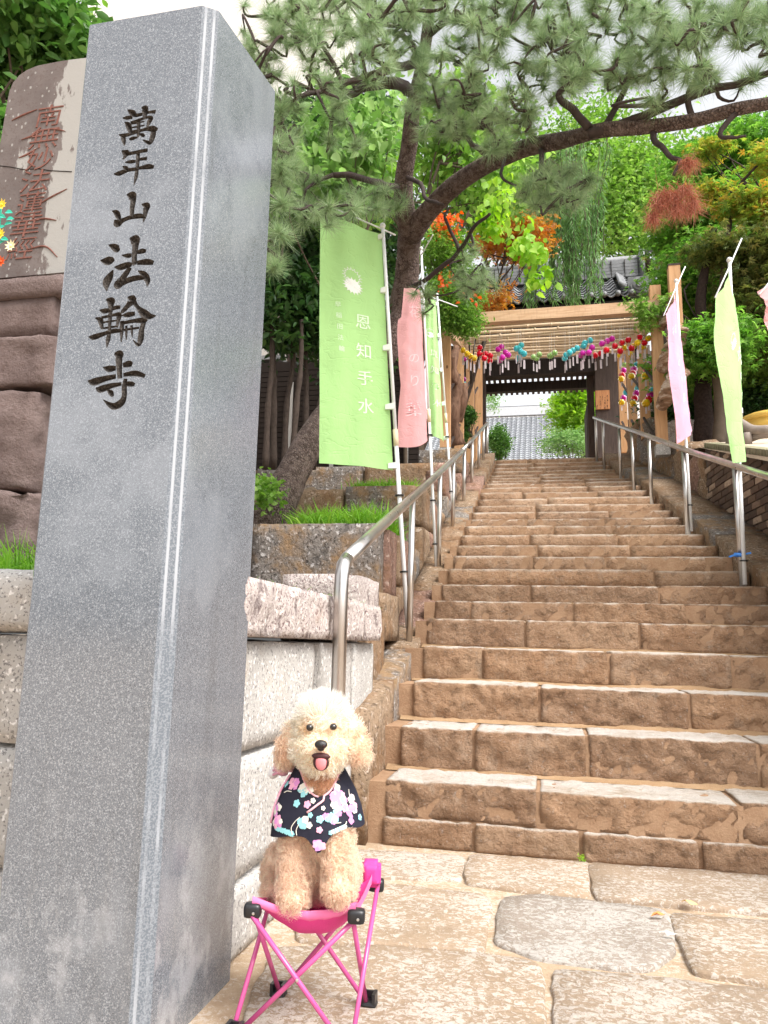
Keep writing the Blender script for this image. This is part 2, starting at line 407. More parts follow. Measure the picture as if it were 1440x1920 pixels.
slabs = [
    (px_poly((645, 1596), (868, 1609), (860, 1653), (640, 1645)), 1), (px_poly((884, 1609), (1098, 1622), (1103, 1684), (1000, 1676), (880, 1660), (876, 1640)), 0),
    (px_poly((1110, 1626), (1300, 1640), (1560, 1660), (1600, 1732), (1440, 1718), (1122, 1690)), 1),
    (px_poly((560, 1655), (700, 1662), (905, 1682), (918, 1700), (898, 1788), (760, 1775), (560, 1768)), 0),
    (px_poly((946, 1692), (1000, 1685), (1240, 1712), (1255, 1740), (1262, 1790), (1240, 1800), (1208, 1822), (1150, 1818), (1005, 1800), (990, 1790), (935, 1772), (940, 1720)), 2),
    (px_poly((1262, 1722), (1440, 1738), (1640, 1758), (1700, 1880), (1440, 1850), (1303, 1830)), 0),
    (px_poly((520, 1782), (700, 1782), (900, 1795), (1004, 1812), (1012, 1850), (1014, 1960), (1000, 2080), (480, 2040), (470, 1900)), 0),
    (px_poly((1046, 1828), (1200, 1840), (1440, 1866), (1750, 1900), (1900, 2140), (1400, 2100), (1050, 2080)), 1)]
for k, (p, mi) in enumerate(slabs): slab(p, M_pave[mi], .012 + .003 * (k % 3), k * 3.3)
# further slabs, towards and beside the camera
for k, (x0, x1, y0, y1) in enumerate([(-.45, .18, 1.42, 1.92), (.22, .86, 1.40, 1.95), (.9, 1.5, 1.4, 1.95), (-.3, .4, .85, 1.38), (.44, 1.2, .85, 1.36), (1.0, 1.7, 3.28, 3.74), (1.05, 1.75, 2.7, 3.24), (.95, 1.7, 2.0, 2.62)]):
    slab([(x0, y0), (x1, y0), (x1, y1), (x0, y1)], M_pave[k % 2], .013, 40 + k)

# ------------------------------------------------------------------ the stone staircase
Y1, TREAD = 3.79, .38
ZS = [.28, .49, .685, .879, 1.057, 1.20, 1.345, 1.49, 1.64, 1.78, 1.92, 2.065, 2.195, 2.33, 2.465, 2.61, 2.755, 2.89, 3.02, 3.14, 3.26, 3.385, 3.515, 3.655, 3.81, 3.96]
YS = [Y1 + TREAD * i for i in range(26)]
def Zst(y): return float(np.interp(y, YS, ZS)) if y >= Y1 else ZS[0] + (y - Y1) * .42
def Xr(y): return 1.457 - .0794 * (y - 6.45)
XL = -.82
stair = thing('stone_staircase', 'long flight of rough brown stone steps', None, (0, Y1, 0), kind='structure')
joints = {0: [1004, 1368], 1: [888, 1096, 1408], 2: [1010, 1286], 3: [905, 1140, 1370], 4: [985, 1200], 5: [882, 1076, 1290], 6: [996, 1240], 7: [1232], 8: [1000, 1140]}
core = MB()
for i in range(26):
    y, z = YS[i], ZS[i]; zb = (0 if i == 0 else ZS[i - 1]); x1 = Xr(y) + (0.0 if i > 5 else .12) + (.25 if i < 3 else 0); x0 = XL
    # mortar core, a little behind and below the stones; its own face shows in the joints
    core.box(((x0 + x1) / 2 - .02, y + .3 + .011, (zb - .03 + z - .012) / 2), (x1 - x0 + .04, .6, z - .012 - zb + .03))
    zt = z; zl = zb - .004
    if i == 0:
        xs = [x0 + .06] + [ony(u, 1590, y)[0] for u in (888, 1090, 1313)] + [x1]
        for k in range(len(xs) - 1):
            L = xs[k + 1] - xs[k] - .008
            stone('base_stone', M_step[(k + 1) % 3], stair, ((xs[k] + xs[k + 1]) / 2, y + .15 - .012, .06), (L, .3, .128), seg=(max(6, int(L / .022)), 2, 6), amp=.012, bev=.008, sc=18, seed=k + 50)
        zl = .122
    if i in joints: xs = [x0 + (.07 if i < 4 else .03)] + [ony(u, 1000, y)[0] if False else (CAMP + ray(u, 1200) * (y / ray(u, 1200)[1]))[0] for u in joints[i]] + [x1]
    else:
        xs = [x0 + .02]; r = random.Random(i * 7 + 1)
        while xs[-1] < x1 - .55: xs.append(xs[-1] + r.uniform(.5, .95))
        if x1 - xs[-1] < .4 and len(xs) > 1: xs.pop()
        xs.append(x1)
    for k in range(len(xs) - 1):
        r = random.Random(i * 31 + k); L = xs[k + 1] - xs[k]; gap = .013 if i < 3 else (.009 if i < 9 else .007)
        xc = (xs[k] + xs[k + 1]) / 2; dz = r.uniform(-.008, .006); dy = r.uniform(-.012, .008)
        res = .021 if i < 3 else (.030 if i < 7 else (.06 if i < 14 else .10)); hh = zt - zl
        stone('step_stone', M_step[r.randrange(3)], stair, (xc, y + .23 + dy, (zt + zl) / 2 + dz / 2), (L - gap, .46, hh + dz),
              seg=(max(4, int(L / res)), max(2, int(.2 / res)), max(2, int(hh / (res * .9)))), amp=.010 if i < 8 else .013, bev=.004, sc=15, seed=i * 5 + k, amps=(.6, 2.2, .75))
core.build('mortar', M_mortar_dk, stair)
tag(stair.children[-1], 'sandy mortar in the joints')
# thin mortar fillets where tread meets riser
fil = MB()
for i in range(1, 12):
    n = 24; x = np.linspace(XL + .01, Xr(YS[i]) + .05, n); P = []
    for q in x:
        e = .022 + .018 * fbm((q, i * 3.3, 0), 3)
        P.append([(q, YS[i] + .03, ZS[i - 1] + max(.004, e * .9)), (q, YS[i] - max(.008, e), ZS[i - 1] + .004), (q, YS[i] - max(.008, e) - .02, ZS[i - 1] - .006)])
    fil.grid(np.array(P))
fil.build('mortar_fillet', M_mortar, stair, True)

# ------------------------------------------------------------------ kerbs beside the steps
KL = [(3.74, .57), (4.4, .70), (5.0, .86), (5.55, 1.0), (6.2, 1.28), (6.9, 1.56), (7.5, 1.83), (8.1, 2.08), (8.8, 2.35), (9.4, 2.58), (10.4, 3.0), (11.5, 3.42), (12.4, 3.76), (13.3, 4.1)]
def Zkl(y): return float(np.interp(y, [k[0] for k in KL], [k[1] for k in KL]))
kerb = thing('left_kerb', 'sloping stone kerb along the left edge of the steps', None, (-.92, 3.74, 0), kind='structure')
def kerb_stone(parent, xa, xb, y0, y1, ztop, depth, mat, seed, segy=8):
    """xa, xb: functions of y; ztop: function of y"""
    V, F = stone_vf((0, 0, 0), (1, 1, 1), seg=(3, segy, 4), amp=.0, bev=.0)
    out = []
    for p in V:
        y = y0 + (p[1] + .5) * (y1 - y0); x = xa(y) + (p[0] + .5) * (xb(y) - xa(y)); z = ztop(y) - (.5 - p[2]) * depth
        q = np.array([x, y, z]); q = q + .012 * np.array([fbm(q + seed, 9), fbm(q + 4 + seed, 9), fbm(q + 8 + seed, 9)])
        if abs(p[2] - .5) < 1e-6 and (abs(abs(p[0]) - .5) < 1e-6 or abs(abs(p[1]) - .5) < 1e-6): q[2] -= .012
        out.append(q)
    m = MB(); m.add(out, F); return m.build('kerb_stone', mat, parent, True)
ks = [3.74, 4.42, 5.05, 5.62, 6.3, 7.0, 7.65, 8.3, 9.1, 10.0, 11.0, 12.1, 13.3]
for k in range(len(ks) - 1):
    kerb_stone(kerb, lambda y: -1.06, lambda y: XL - .004, ks[k] + .006, ks[k + 1] - .006, Zkl, .5 if k else .575, [M_granite_tan, M_granite_brown, M_granite_tan, M_granite_red, M_granite_tan, M_granite_tan][k % 6], k * 3.7, 10 if k < 4 else 5)
kerbr = thing('right_kerb', 'sloping stone kerb along the right edge of the steps', None, (1.6, 5, 0), kind='structure')
ks = [3.9, 4.8, 5.6, 6.5, 7.3, 8.2, 9.2, 10.4, 11.8, 13.3]
for k in range(len(ks) - 1):
    kerb_stone(kerbr, lambda y: Xr(y) + .004, lambda y: Xr(y) + .40, ks[k] + .006, ks[k + 1] - .006, lambda y: Zst(y) + .075, .45, [M_granite_tan, M_granite_brown, M_granite_tan][k % 3], k * 5.1 + 60, 6)
# ------------------------------------------------------------------ granite retaining wall on the left
rw = thing('granite_retaining_wall', 'speckled granite block wall with overhanging rough coping behind the tall inscribed pillar', 'retaining wall', (-.9, 2.2, 0))
k = 0
for (x0, x1, z0, z1) in [(-1.75, -.90, .0, .2), (-2.7, -1.76, .0, .2), (-4.6, -2.71, 0, .2), (-2.2, -.90, .205, .555), (-3.4, -2.21, .205, .555), (-4.8, -3.41, .205, .555), (-1.7, -.90, .56, .898), (-2.9, -1.71, .56, .898), (-4.2, -2.91, .56, .898)]:
    stone('wall_stone', M_granite_wall, rw, ((x0 + x1) / 2, 2.37, (z0 + z1) / 2), (x1 - x0 - .008, .26, z1 - z0 - .006), seg=(max(6, int((x1 - x0) / .09)), 2, 5), amp=.006, bev=.005, seed=k + 70); k += 1
for (y0, y1, z0, z1, xo) in [(2.25, 2.62, .0, .2, .012), (2.63, 3.2, .0, .2, .006), (3.21, 3.73, 0, .2, 0), (2.25, 2.9, .204, .556, 0), (2.91, 3.73, .204, .556, .004), (2.25, 3.09, .56, .898, 0), (3.11, 3.73, .56, .898, -.006), (3.74, 4.2, .40, .898, -.004)]:
    stone('wall_stone', M_granite_wall, rw, (-1.03 + xo, (y0 + y1) / 2, (z0 + z1) / 2), (.28, y1 - y0 - .008, z1 - z0 - .006), seg=(2, max(6, int((y1 - y0) / .05)), 7), amp=.008, bev=.009, seed=k + 90, sc=7); k += 1
for (y0, y1) in [(2.17, 3.18), (3.19, 3.75), (3.76, 4.14)]:
    stone('coping_stone', M_granite_cope, rw, (-1.03, (y0 + y1) / 2, .992), (.37, y1 - y0 - .006, .178), seg=(4, max(8, int((y1 - y0) / .035)), 6), amp=.018, bev=.006, seed=k + 20, sc=13, amps=(1.0, .3, .06)); k += 1
for (x0, x1) in [(-2.05, -1.22), (-3.2, -2.06), (-4.6, -3.21)]:
    stone('coping_stone', M_granite_cope if k % 2 else M_granite_wall, rw, ((x0 + x1) / 2, 2.345, 1.0), (x1 - x0 - .006, .33, .205), seg=(max(8, int((x1 - x0) / .06)), 3, 6), amp=.014, bev=.03, seed=k + 33, sc=7, amps=(.4, 1, .4)); k += 1
# ------------------------------------------------------------------ terraces beside the steps
tw = thing('terrace_wall', 'stepped retaining wall of brown stained stones climbing beside the handrail on the left', 'retaining wall', (-1.1, 5, 0))
k = 0
def tst(x0, x1, y0, y1, z0, z1, m, seg=None, amp=.010, bev=.008):
    global k; k += 1
    s = seg or (max(3, int((x1 - x0) / .07)), max(3, int((y1 - y0) / .07)), max(4, int((z1 - z0) / .07)))
    s = tuple(min(q, 14) for q in s)
    return stone('wall_stone', m, tw, ((x0 + x1) / 2, (y0 + y1) / 2, (z0 + z1) / 2), (x1 - x0 - .01, y1 - y0 - .01, z1 - z0 - .008), seg=s, amp=amp, bev=bev, seed=k * 1.9 + 5, sc=7)
# small stones on the coping in front of the first terrace
tst(-1.42, -.98, 4.16, 4.75, .88, 1.26, M_granite_cope); tst(-1.30, -.94, 4.76, 5.22, .9, 1.20, M_granite_tan); tst(-1.12, -.93, 4.2, 4.7, .62, 1.04, M_granite_tan)
# front faces (facing the street)
for (x0, x1, y, z0, z1, m) in [(-2.02, -1.10, 5.24, 1.08, 1.70, M_granite_brown), (-2.9, -2.03, 5.26, 1.0, 1.69, M_granite_tan), (-4.4, -2.91, 5.25, 1.0, 1.68, M_granite_brown),
                              (-1.78, -1.13, 6.9, 1.64, 2.29, M_granite_brown), (-2.7, -1.79, 6.93, 1.6, 2.27, M_granite_tan), (-4.2, -2.71, 6.9, 1.6, 2.26, M_granite_brown),
                              (-2.0, -1.15, 8.6, 2.2, 2.88, M_granite_tan), (-3.3, -2.01, 8.63, 2.2, 2.87, M_granite_brown), (-5, -3.31, 8.6, 2.2, 2.86, M_granite_tan),
                              (-2.4, -1.16, 10.2, 2.8, 3.42, M_granite_brown), (-4.4, -2.41, 10.2, 2.8, 3.42, M_granite_tan)]:
    tst(x0, x1, y, y + .22, z0, z1, m)
# side faces (facing the steps): upright stones of different tints
r = random.Random(4); y = 5.46; lev = [(5.46, 1.69), (6.9, 2.28), (8.6, 2.88), (10.2, 3.43), (13.2, 4.02)]
sid = [M_granite_red, M_granite_tan, M_granite_red, M_granite_brown, M_granite_tan, M_granite_brown]
q = 0
while y < 13.2:
    w = r.uniform(.26, .5) if y < 8 else r.uniform(.4, .8)
    nxt = [l[0] for l in lev if l[0] > y + .08][0]
    y2 = min(y + w, nxt);
    if nxt - y2 < .15: y2 = nxt
    zt = [l[1] for l in lev if l[0] <= y + .01][-1]
    z0 = Zkl(y) - .1; zs_ = z0 + (zt - z0) * r.uniform(.35, .6)
    m = sid[q % 6]; q += 1
    if zt - z0 > .5:
        tst(-1.3, -1.065 + r.uniform(-.012, .012), y, y2, zs_, zt, m); tst(-1.3, -1.06 + r.uniform(-.012, .012), y, y2, z0, zs_ , sid[(q + 2) % 6])
    else: tst(-1.3, -1.065 + r.uniform(-.012, .012), y, y2, z0, zt, m)
    y = y2
# earth on the terraces and the hill
def terrain(name, X, rows, amp, mat, label):
    P = []
    for (y, z) in rows:
        P.append([(x, y, z + amp * fbm((x, y, 3), 1.2)) for x in X])
    m = MB(); m.grid(np.array(P)); o = m.build(name, mat, None, True); return tag(o, label, kind='structure')
XLs = [-40, -20, -12, -8, -6, -5, -4, -3.2, -2.6, -2.1, -1.7, -1.4, -1.2]
terrain('terrace_soil', XLs, [(2.46, .96), (3.3, 1.02), (4.3, 1.04), (5.25, 1.05), (5.3, 1.64), (6, 1.66), (6.9, 1.67), (6.96, 2.22), (8, 2.25), (8.6, 2.26), (8.66, 2.82), (9.5, 2.85), (10.2, 2.86), (10.26, 3.37), (12, 3.5), (13.6, 3.94)], .03, M_soil, 'dark soil on the terraces left of the steps')
def Zb(y): return 2.55 + .286 * (y - 7.08)          # top of the brick wall
yard = MB(); yard.grid(np.array([[(x, y, 3.945 + .02 * fbm((x, y, 0), .8)) for x in (-60, -30, -15, -8, -4, -2, 0, 2, 4, 8, 15, 30, 60)] for y in (13.35, 15, 18, 22, 30, 50, 90)]))
tag(yard.build('temple_yard', M_ground, None, True), 'pale yard behind the temple gate', kind='structure')
terrain('right_bank', [1.62, 2.0, 2.3, 2.7, 3.2, 4, 6, 9, 14, 25, 40], [(3.0, 1.33), (5, 1.90), (7, 2.47), (9, 3.04), (10.5, 3.35), (12, 3.8), (13.4, 3.93)], .02, M_soil, 'bare soil of the bank behind the brick wall')

# ------------------------------------------------------------------ right: boulders, then the brick wall
bw = thing('boulder_wall', 'grey and tan boulders walling the right side of the steps below the gate', 'stone wall', (1.5, 10.5, 2.8))
for j, (y0, y1, z0, z1, m) in enumerate([(8.96, 9.28, 2.35, 3.05, M_granite_tan), (9.29, 9.8, 2.45, 3.1, M_granite_red), (9.81, 10.45, 2.7, 3.34, M_granite_tan), (10.46, 11.1, 2.9, 3.5, M_granite_brown), (11.11, 11.9, 3.1, 3.92, M_granite_brown), (11.91, 12.7, 3.4, 4.25, M_granite_brown), (12.71, 13.6, 3.6, 4.45, M_granite_tan), (11.0, 11.8, 3.5, 3.95, M_granite_cope)]):
    yc = (y0 + y1) / 2; xo = .1 if j == 7 else 0
    stone('boulder', m, bw, (Xr(yc) + .40 + .24 + xo, yc, (z0 + z1) / 2), (.5, y1 - y0 - .015, z1 - z0), seg=(5, 8, 8), amp=.05, bev=.07, seed=j + 8, sc=4, rot=.08)
t = NT('brick_face')
r1 = t.n('ObjectInfo').outputs['Random']
col = t.ramp(r1, [(0, C4(.075, .048, .036)), (.45, C4(.11, .068, .048)), (.72, C4(.15, .095, .065)), (.80, C4(.33, .235, .17)), (1, C4(.42, .31, .23))])
col = t.mix(t.math('MULTIPLY', t.step(t.noise(30, 4), .45, .7), .5), col, C4(.06, .04, .03))
M_brick = t.done(col, .75, t.bump(t.noise(160, 4), .4, .004), .3)
M_joint = plain('dark_mortar_joint', (.06, .045, .038), .9)
M_capst = plain('pale_brick_cap', (.52, .44, .34), .85, .2, var=.2, bump=.3)
M_mosscap = plain('mossy_cap_brick', (.25, .235, .15), .9, .2, var=.3, bump=.4)
bk = thing('brick_wall', 'dark brick retaining wall with a pale sloping cap beside the right handrail', 'brick wall', (1.8, 6.5, 1.2))
BOFF = .40; d_bw = np.array([-.0794, 1, 0]); d_bw /= np.linalg.norm(d_bw); n_bw = np.array([-d_bw[1], d_bw[0], 0])
cb = MB()
ya, yb = 4.6, 8.95
def bpt(y, z, off=0): return np.array([Xr(y) + BOFF + off, y, z])
cb.add([bpt(ya, .7, .012), bpt(yb, 1.9, .012), bpt(yb, Zb(yb) - .06, .012), bpt(ya, Zb(ya) - .06, .012), bpt(ya, .7, .25), bpt(yb, 1.9, .25), bpt(yb, Zb(yb) - .06, .25), bpt(ya, Zb(ya) - .06, .25)],
       [(0, 3, 2, 1), (4, 5, 6, 7), (0, 1, 5, 4), (2, 3, 7, 6), (1, 2, 6, 5), (0, 4, 7, 3)])
cb.build('wall_core', M_joint, bk)
BL, BH = .215, .068
bm_ = MB(); V, F = stone_vf((0, 0, 0), (.05, BL - .010, BH - .009), seg=(2, 3, 2), amp=.0015, bev=.003, sc=30); bm_.add(V, F)
brick_me = bm_.mesh('brick', M_brick, False); nb = 0
ang = math.atan2(.0794, 1)
z = .9; row = 0
while z < 3.2:
    y = 5.0 + (row % 2) * BL / 2
    while y < yb - .12:
        yc = y + BL / 2
        if z > Zst(yc) - .06 and z + BH < Zb(yc) - .058 and nb < 296:
            o = link_mesh('brick', brick_me, bk, Vector(bpt(yc, z + BH / 2, .025 + random.uniform(-.003, .003)) - base_of(bk))); o.rotation_euler = (random.uniform(-.01, .01), 0, ang); nb += 1
        y += BL
    z += BH; row += 1
# cap: row of upright bricks and the pale top
capm = MB(); V, F = stone_vf((0, 0, 0), (.30, .066, .062), seg=(3, 2, 2), amp=.002, bev=.004, sc=30); capm.add(V, F); cap_me = capm.mesh('cap_brick', M_mosscap)
y = 4.7
while y < yb - .02:
    o = link_mesh('cap_brick', cap_me, bk, Vector(bpt(y, Zb(y) - .027, .14) - base_of(bk))); o.rotation_euler = (math.atan(.286), 0, ang); y += .075
cs = MB(); P = [[bpt(y, Zb(y) + .004 + (.05 if o_ > .3 else 0), o_) for o_ in (.0, .02, .30, .9)] for y in np.linspace(4.6, yb, 12)]
cs.grid(np.array(P)); cs.build('cap_slope', M_capst, bk, True)

# ------------------------------------------------------------------ handrails of brushed steel
t = NT('brushed_steel'); g = t.noise(5, 3); h = t.noise(40, 4, .6, (1, 1, .15))
M_steel = t.done(t.mix(t.step(g, .3, .7), C4(.50, .46, .43), C4(.66, .63, .60)), t.math('ADD', t.math('MULTIPLY', h, .22), .2), None, .5, 1.0)
hl = thing('handrail', 'left steel handrail with a thick bent newel beside the dog', 'handrail', (-.80, 3.1, 0))
rail_px = [(690, 1010), (760, 945), (812, 898), (868, 844)]
n0 = onx(641, 1060, -.80); ny_, nz_ = n0[1], n0[2]
pts = [(-.80, ny_, 0), (-.80, ny_, nz_ - .12), (-.80, ny_ + .004, nz_ - .045), (-.801, ny_ + .03, nz_ + .005), (-.803, ny_ + .09, nz_ + .035)]
top = [tuple(onx(u, v, xx)) for (u, v), xx in zip(rail_px, (-.82, -.86, -.90, -.94))]
def xl_rail(y): return float(np.interp(y, [ny_] + [q[1] for q in top], [-.80, -.82, -.86, -.90, -.94]))
MB().tube(pts, .0285, 16).build('newel', M_steel, hl, True)
MB().tube([pts[-1]] + top, .0285, 14).build('rail', M_steel, hl, True)
MB().tube([top[-1], tuple(onx(885, 825, -.94)), tuple(onx(914, 793, -.94))], .024, 12).build('upper_rail', M_steel, hl, True)
MB().tube([np.array(top[-1]) + (0, -.06, -.021), np.array(top[-1]) + (0, .06, .021)], .033, 12).build('rail_sleeve', M_steel, hl, True)
def railz(y):
    L = sorted([pts[-1]] + top + [tuple(onx(885, 825, -.94)), tuple(onx(914, 793, -.94))], key=lambda p: p[1])
    return float(np.interp(y, [p[1] for p in L], [p[2] for p in L]))
LPOST = [5.2, 6.9, 8.1, 9.37, 10.4, 11.5, 12.4, 13.2]
for y in LPOST: MB().tube([(xl_rail(y) - .012, y, Zkl(y) - .08), (xl_rail(y), y, railz(y))], .021, 10).build('post', M_steel, hl, True)
hr = thing('handrail', 'right steel handrail running down past the pink and green banners', 'handrail', (1.37, 6.26, 1.3))
def xr_rail(y): return Xr(y) - .10
def px_rail(u, v):
    r = ray(u, v); t_ = (1.457 + .0794 * 6.45 - .10) / (r[0] + .0794 * r[1]); return CAMP + t_ * r
rp = [px_rail(1114, 783), px_rail(1200, 812), px_rail(1290, 845), px_rail(1440, 893)]; rp.append(rp[-1] + (rp[-1] - rp[-2]) * .45)
MB().tube(rp, .026, 14).build('rail', M_steel, hr, True)
RPOST = [6.28, 7.74, 9.22, 10.2, 11.1, 12.5, 13.25]
def rrailz(y):
    L = sorted([tuple(p) for p in rp], key=lambda p: p[1]); return float(np.interp(y, [p[1] for p in L], [p[2] for p in L]))
for y in RPOST + [4.6]: MB().tube([(xr_rail(y), y, Zst(y) - .06), (xr_rail(y), y, rrailz(y))], .023 if y < 8 else .02, 10).build('post', M_steel, hr, True)

# ------------------------------------------------------------------ the tall inscribed granite pillar
t = NT('polished_granite')
a = t.noise(500, 2, .5); b = t.noise(340, 2, .5, off=(4, 2, 9)); c = t.noise(2.2, 5, .6)
col = t.mix(t.step(a, .40, .62), C4(.105, .120, .140), C4(.175, .192, .218)); col = t.mix(t.step(b, .54, .66), col, C4(.28, .298, .325)); col = t.mix(t.step(b, .30, .42), C4(.068, .076, .09), col)
col = t.mix(t.math('MULTIPLY', t.step(c, .5, .62), .45), col, C4(.255, .275, .305))
zc_ = t.n('SeparateXYZ'); t.t.links.new(t.coord(), zc_.inputs[0]); drip = t.noise(16, 5, .6, (1, 1, .06)); grime = t.math('MULTIPLY', t.step(drip, .5, .72), t.step(t.noise(1.3, 3), .35, .6)); col = t.mix(t.math('MULTIPLY', grime, .35), col, C4(.09, .095, .10))
pale = t.math('MULTIPLY', t.step(zc_.outputs[2], .75, .1), t.step(t.noise(7, 5, .65, (1, 1, .8)), .5, .62)); col = t.mix(t.math('MULTIPLY', pale, .45), col, C4(.40, .41, .43))
M_pillar = t.done(col, t.math('ADD', t.math('MULTIPLY', t.noise(1.7, 4), .26), .04), None, .95)
t = NT('carved_granite_shade'); a = t.noise(200, 2, .5)
M_carved = t.done(t.mix(t.step(a, .45, .65), C4(.030, .025, .022), C4(.085, .075, .066)), .85, t.bump(a, .4, .003), .2)  # granite darkened in colour to add shade inside the cut strokes
t = NT('sawn_granite_edge')
sx = t.n('SeparateXYZ'); t.t.links.new(t.coord((1, 1, 1), 'world'), sx.inputs[0])
s_ = t.math('ADD', sx.outputs[0], sx.outputs[1]); 
w0 = t.math('ABSOLUTE', t.math('SUBTRACT', t.math('ADD', sx.outputs[0], sx.outputs[1]), -.849 + 1.722)); w = t.math('SUBTRACT', 1.0, t.math('MULTIPLY', t.math('ABSOLUTE', t.math('SUBTRACT', w0, .017)), 40.0))
spk = t.noise(240, 2, .5); old = t.noise(9, 4, .6, (1, 1, .25))
col = t.mix(t.step(spk, .42, .62), C4(.115, .13, .15), C4(.20, .217, .24)); col = t.mix(t.math('MULTIPLY', t.step(w, .72, .88), t.step(old, .38, .6)), col, C4(.34, .355, .38))
M_sawn = t.done(col, .7, None, .3)
pil = thing('inscribed_pillar', 'tall grey granite pillar with six carved characters beside the dog', 'stone pillar', (-1.04, 1.96, 0))
PX0, PX1, PYF, PYB, PZT = -1.229, -.849, 1.722, 2.215, 2.585
ch = .034
m = MB()
ring = [(PX0 + .006, PYF), (PX1 - ch, PYF), (PX1, PYF + ch), (PX1, PYB), (PX0, PYB), (PX0, PYF + .006)]
n = len(ring); V = [(x, y, -.05) for x, y in ring] + [(x, y, PZT + .10 * ((y - PYF) / (PYB - PYF))) for x, y in ring] + [((PX0 + PX1) / 2, (PYF + PYB) / 2, PZT + .16)]
F = [tuple(range(n - 1, -1, -1))] + [(i, (i + 1) % n, n + (i + 1) % n, n + i) for i in range(n)] + [(n + i, n + (i + 1) % n, 2 * n) for i in range(n)]
m.add(V, F)
me = m.mesh('shaft', M_pillar, False, base_of(pil)); me.materials.append(M_carved); me.materials.append(M_sawn)
for p in me.polygons:
    if p.index == 2: p.material_index = 2
shaft = link_mesh('shaft', me, pil)
# brush strokes: (x, y, width) along each stroke, in two tracing grids laid on the pillar's front face
def g2(x, y): return 130 + x / 6.4, 180 + y / 6.4
def g3(x, y): return 130 + x / 5.645, 460 + y / 5.645
S2 = ["700,165,12 755,200,66 800,232,44 880,218,38", "640,265,12 690,262,44 760,254,42", "868,140,14 905,150,76 912,210,56 900,265,34", "925,202,32 985,192,36 1038,190,48",
      "665,312,10 708,350,62 735,430,44 748,470,26", "735,318,26 830,292,34 930,258,34 985,262,44 960,310,52 935,372,20", "742,338,18 820,322,22 905,306,16", "742,382,18 820,368,22 905,352,16", "744,426,18 820,412,22 890,400,16",
      "834,275,36 832,380,40 828,470,34 824,500,14", "595,464,12 650,474,44 735,458,36 850,420,32 930,396,46 1000,394,70 1062,404,34", "640,478,40 655,530,50 664,595,14", "1015,412,50 1003,480,64 972,560,50 925,548,34 880,526,8", "718,520,22 760,510,44 822,496,18", "846,455,20 880,470,44 905,486,20",
      "630,656,10 680,684,78 730,690,42 860,664,42 942,650,42", "690,690,56 658,745,30 636,758,8", "670,796,12 735,790,42 800,784,32", "836,762,36 880,756,36 934,750,42", "640,842,10 680,868,52 696,902,28",
      "535,936,12 600,930,56 700,892,44 800,876,40 860,862,40 950,848,62 1016,854,36", "826,690,42 822,800,40 812,900,40 800,980,40 774,1078,6",
      "690,1184,12 748,1196,100 768,1250,66 755,1350,54 752,1462,40", "515,1378,10 566,1402,62 596,1462,52 606,1490,30", "545,1488,20 578,1528,92 640,1494,54 730,1458,50 840,1440,58 902,1452,40", "868,1300,12 928,1318,80 918,1380,60 905,1450,42 888,1518,8"]
S3 = ["415,-5,8 470,15,62 512,42,68 538,44,16", "328,160,8 400,166,82 452,160,66 480,160,14", "464,262,14 430,330,70 396,396,82 398,488,8", "640,-75,14 690,-56,106 702,0,66 690,100,52 690,190,50 694,210,30", "555,106,10 620,110,46 660,106,36", "716,76,36 770,62,52 814,60,30",
      "478,230,10 540,232,62 620,208,58 664,206,36", "716,186,40 820,176,62 893,186,40", "645,235,40 592,312,60 545,372,60 505,372,34", "496,376,20 514,414,90 570,392,60 680,352,56 786,340,46", "728,268,10 788,308,62 830,370,56 828,432,14",
      "320,685,10 370,696,52 430,684,36 490,660,40 542,654,34", "390,572,14 440,594,84 440,650,50 430,800,36 425,920,36 410,1000,46 398,1088,6", "275,768,10 328,792,52 342,850,40 350,890,20", "338,766,26 430,748,28 480,736,30 528,738,54 515,810,34 506,872,20", "352,818,18 430,806,20 500,796,16", "350,880,18 430,868,22 502,858,18",
      "203,970,10 262,972,56 380,932,40 480,906,46 548,906,32", "618,550,14 668,572,84 620,640,52 565,700,40 545,716,12", "672,580,60 722,652,36 790,722,80 850,752,62 918,746,10", "555,742,10 620,736,52 696,722,38", "556,800,40 556,900,40 550,1028,10", "552,826,32 680,802,40 790,796,60 804,816,40", "790,808,48 766,900,52 756,990,62 732,1056,34 672,1000,8",
      "604,850,24 604,930,26 606,1002,10", "658,845,24 662,900,26 668,975,8", "566,898,22 650,886,24 740,872,22", "478,1146,20 524,1158,92 526,1200,70 530,1300,56 536,1410,46", "358,1290,10 420,1308,62 494,1300,44", "566,1272,40 630,1256,66 668,1264,36", "195,1434,10 260,1446,72 380,1412,56 494,1388,44", "572,1372,36 700,1356,56 802,1386,36", "280,1510,10 330,1524,66 450,1486,50 554,1468,34", "596,1466,40 650,1468,52 694,1476,32", "596,1412,36 582,1500,52 582,1600,52 544,1672,72 460,1704,62 360,1636,8", "404,1532,18 440,1562,52 462,1600,26"]
cut = MB()
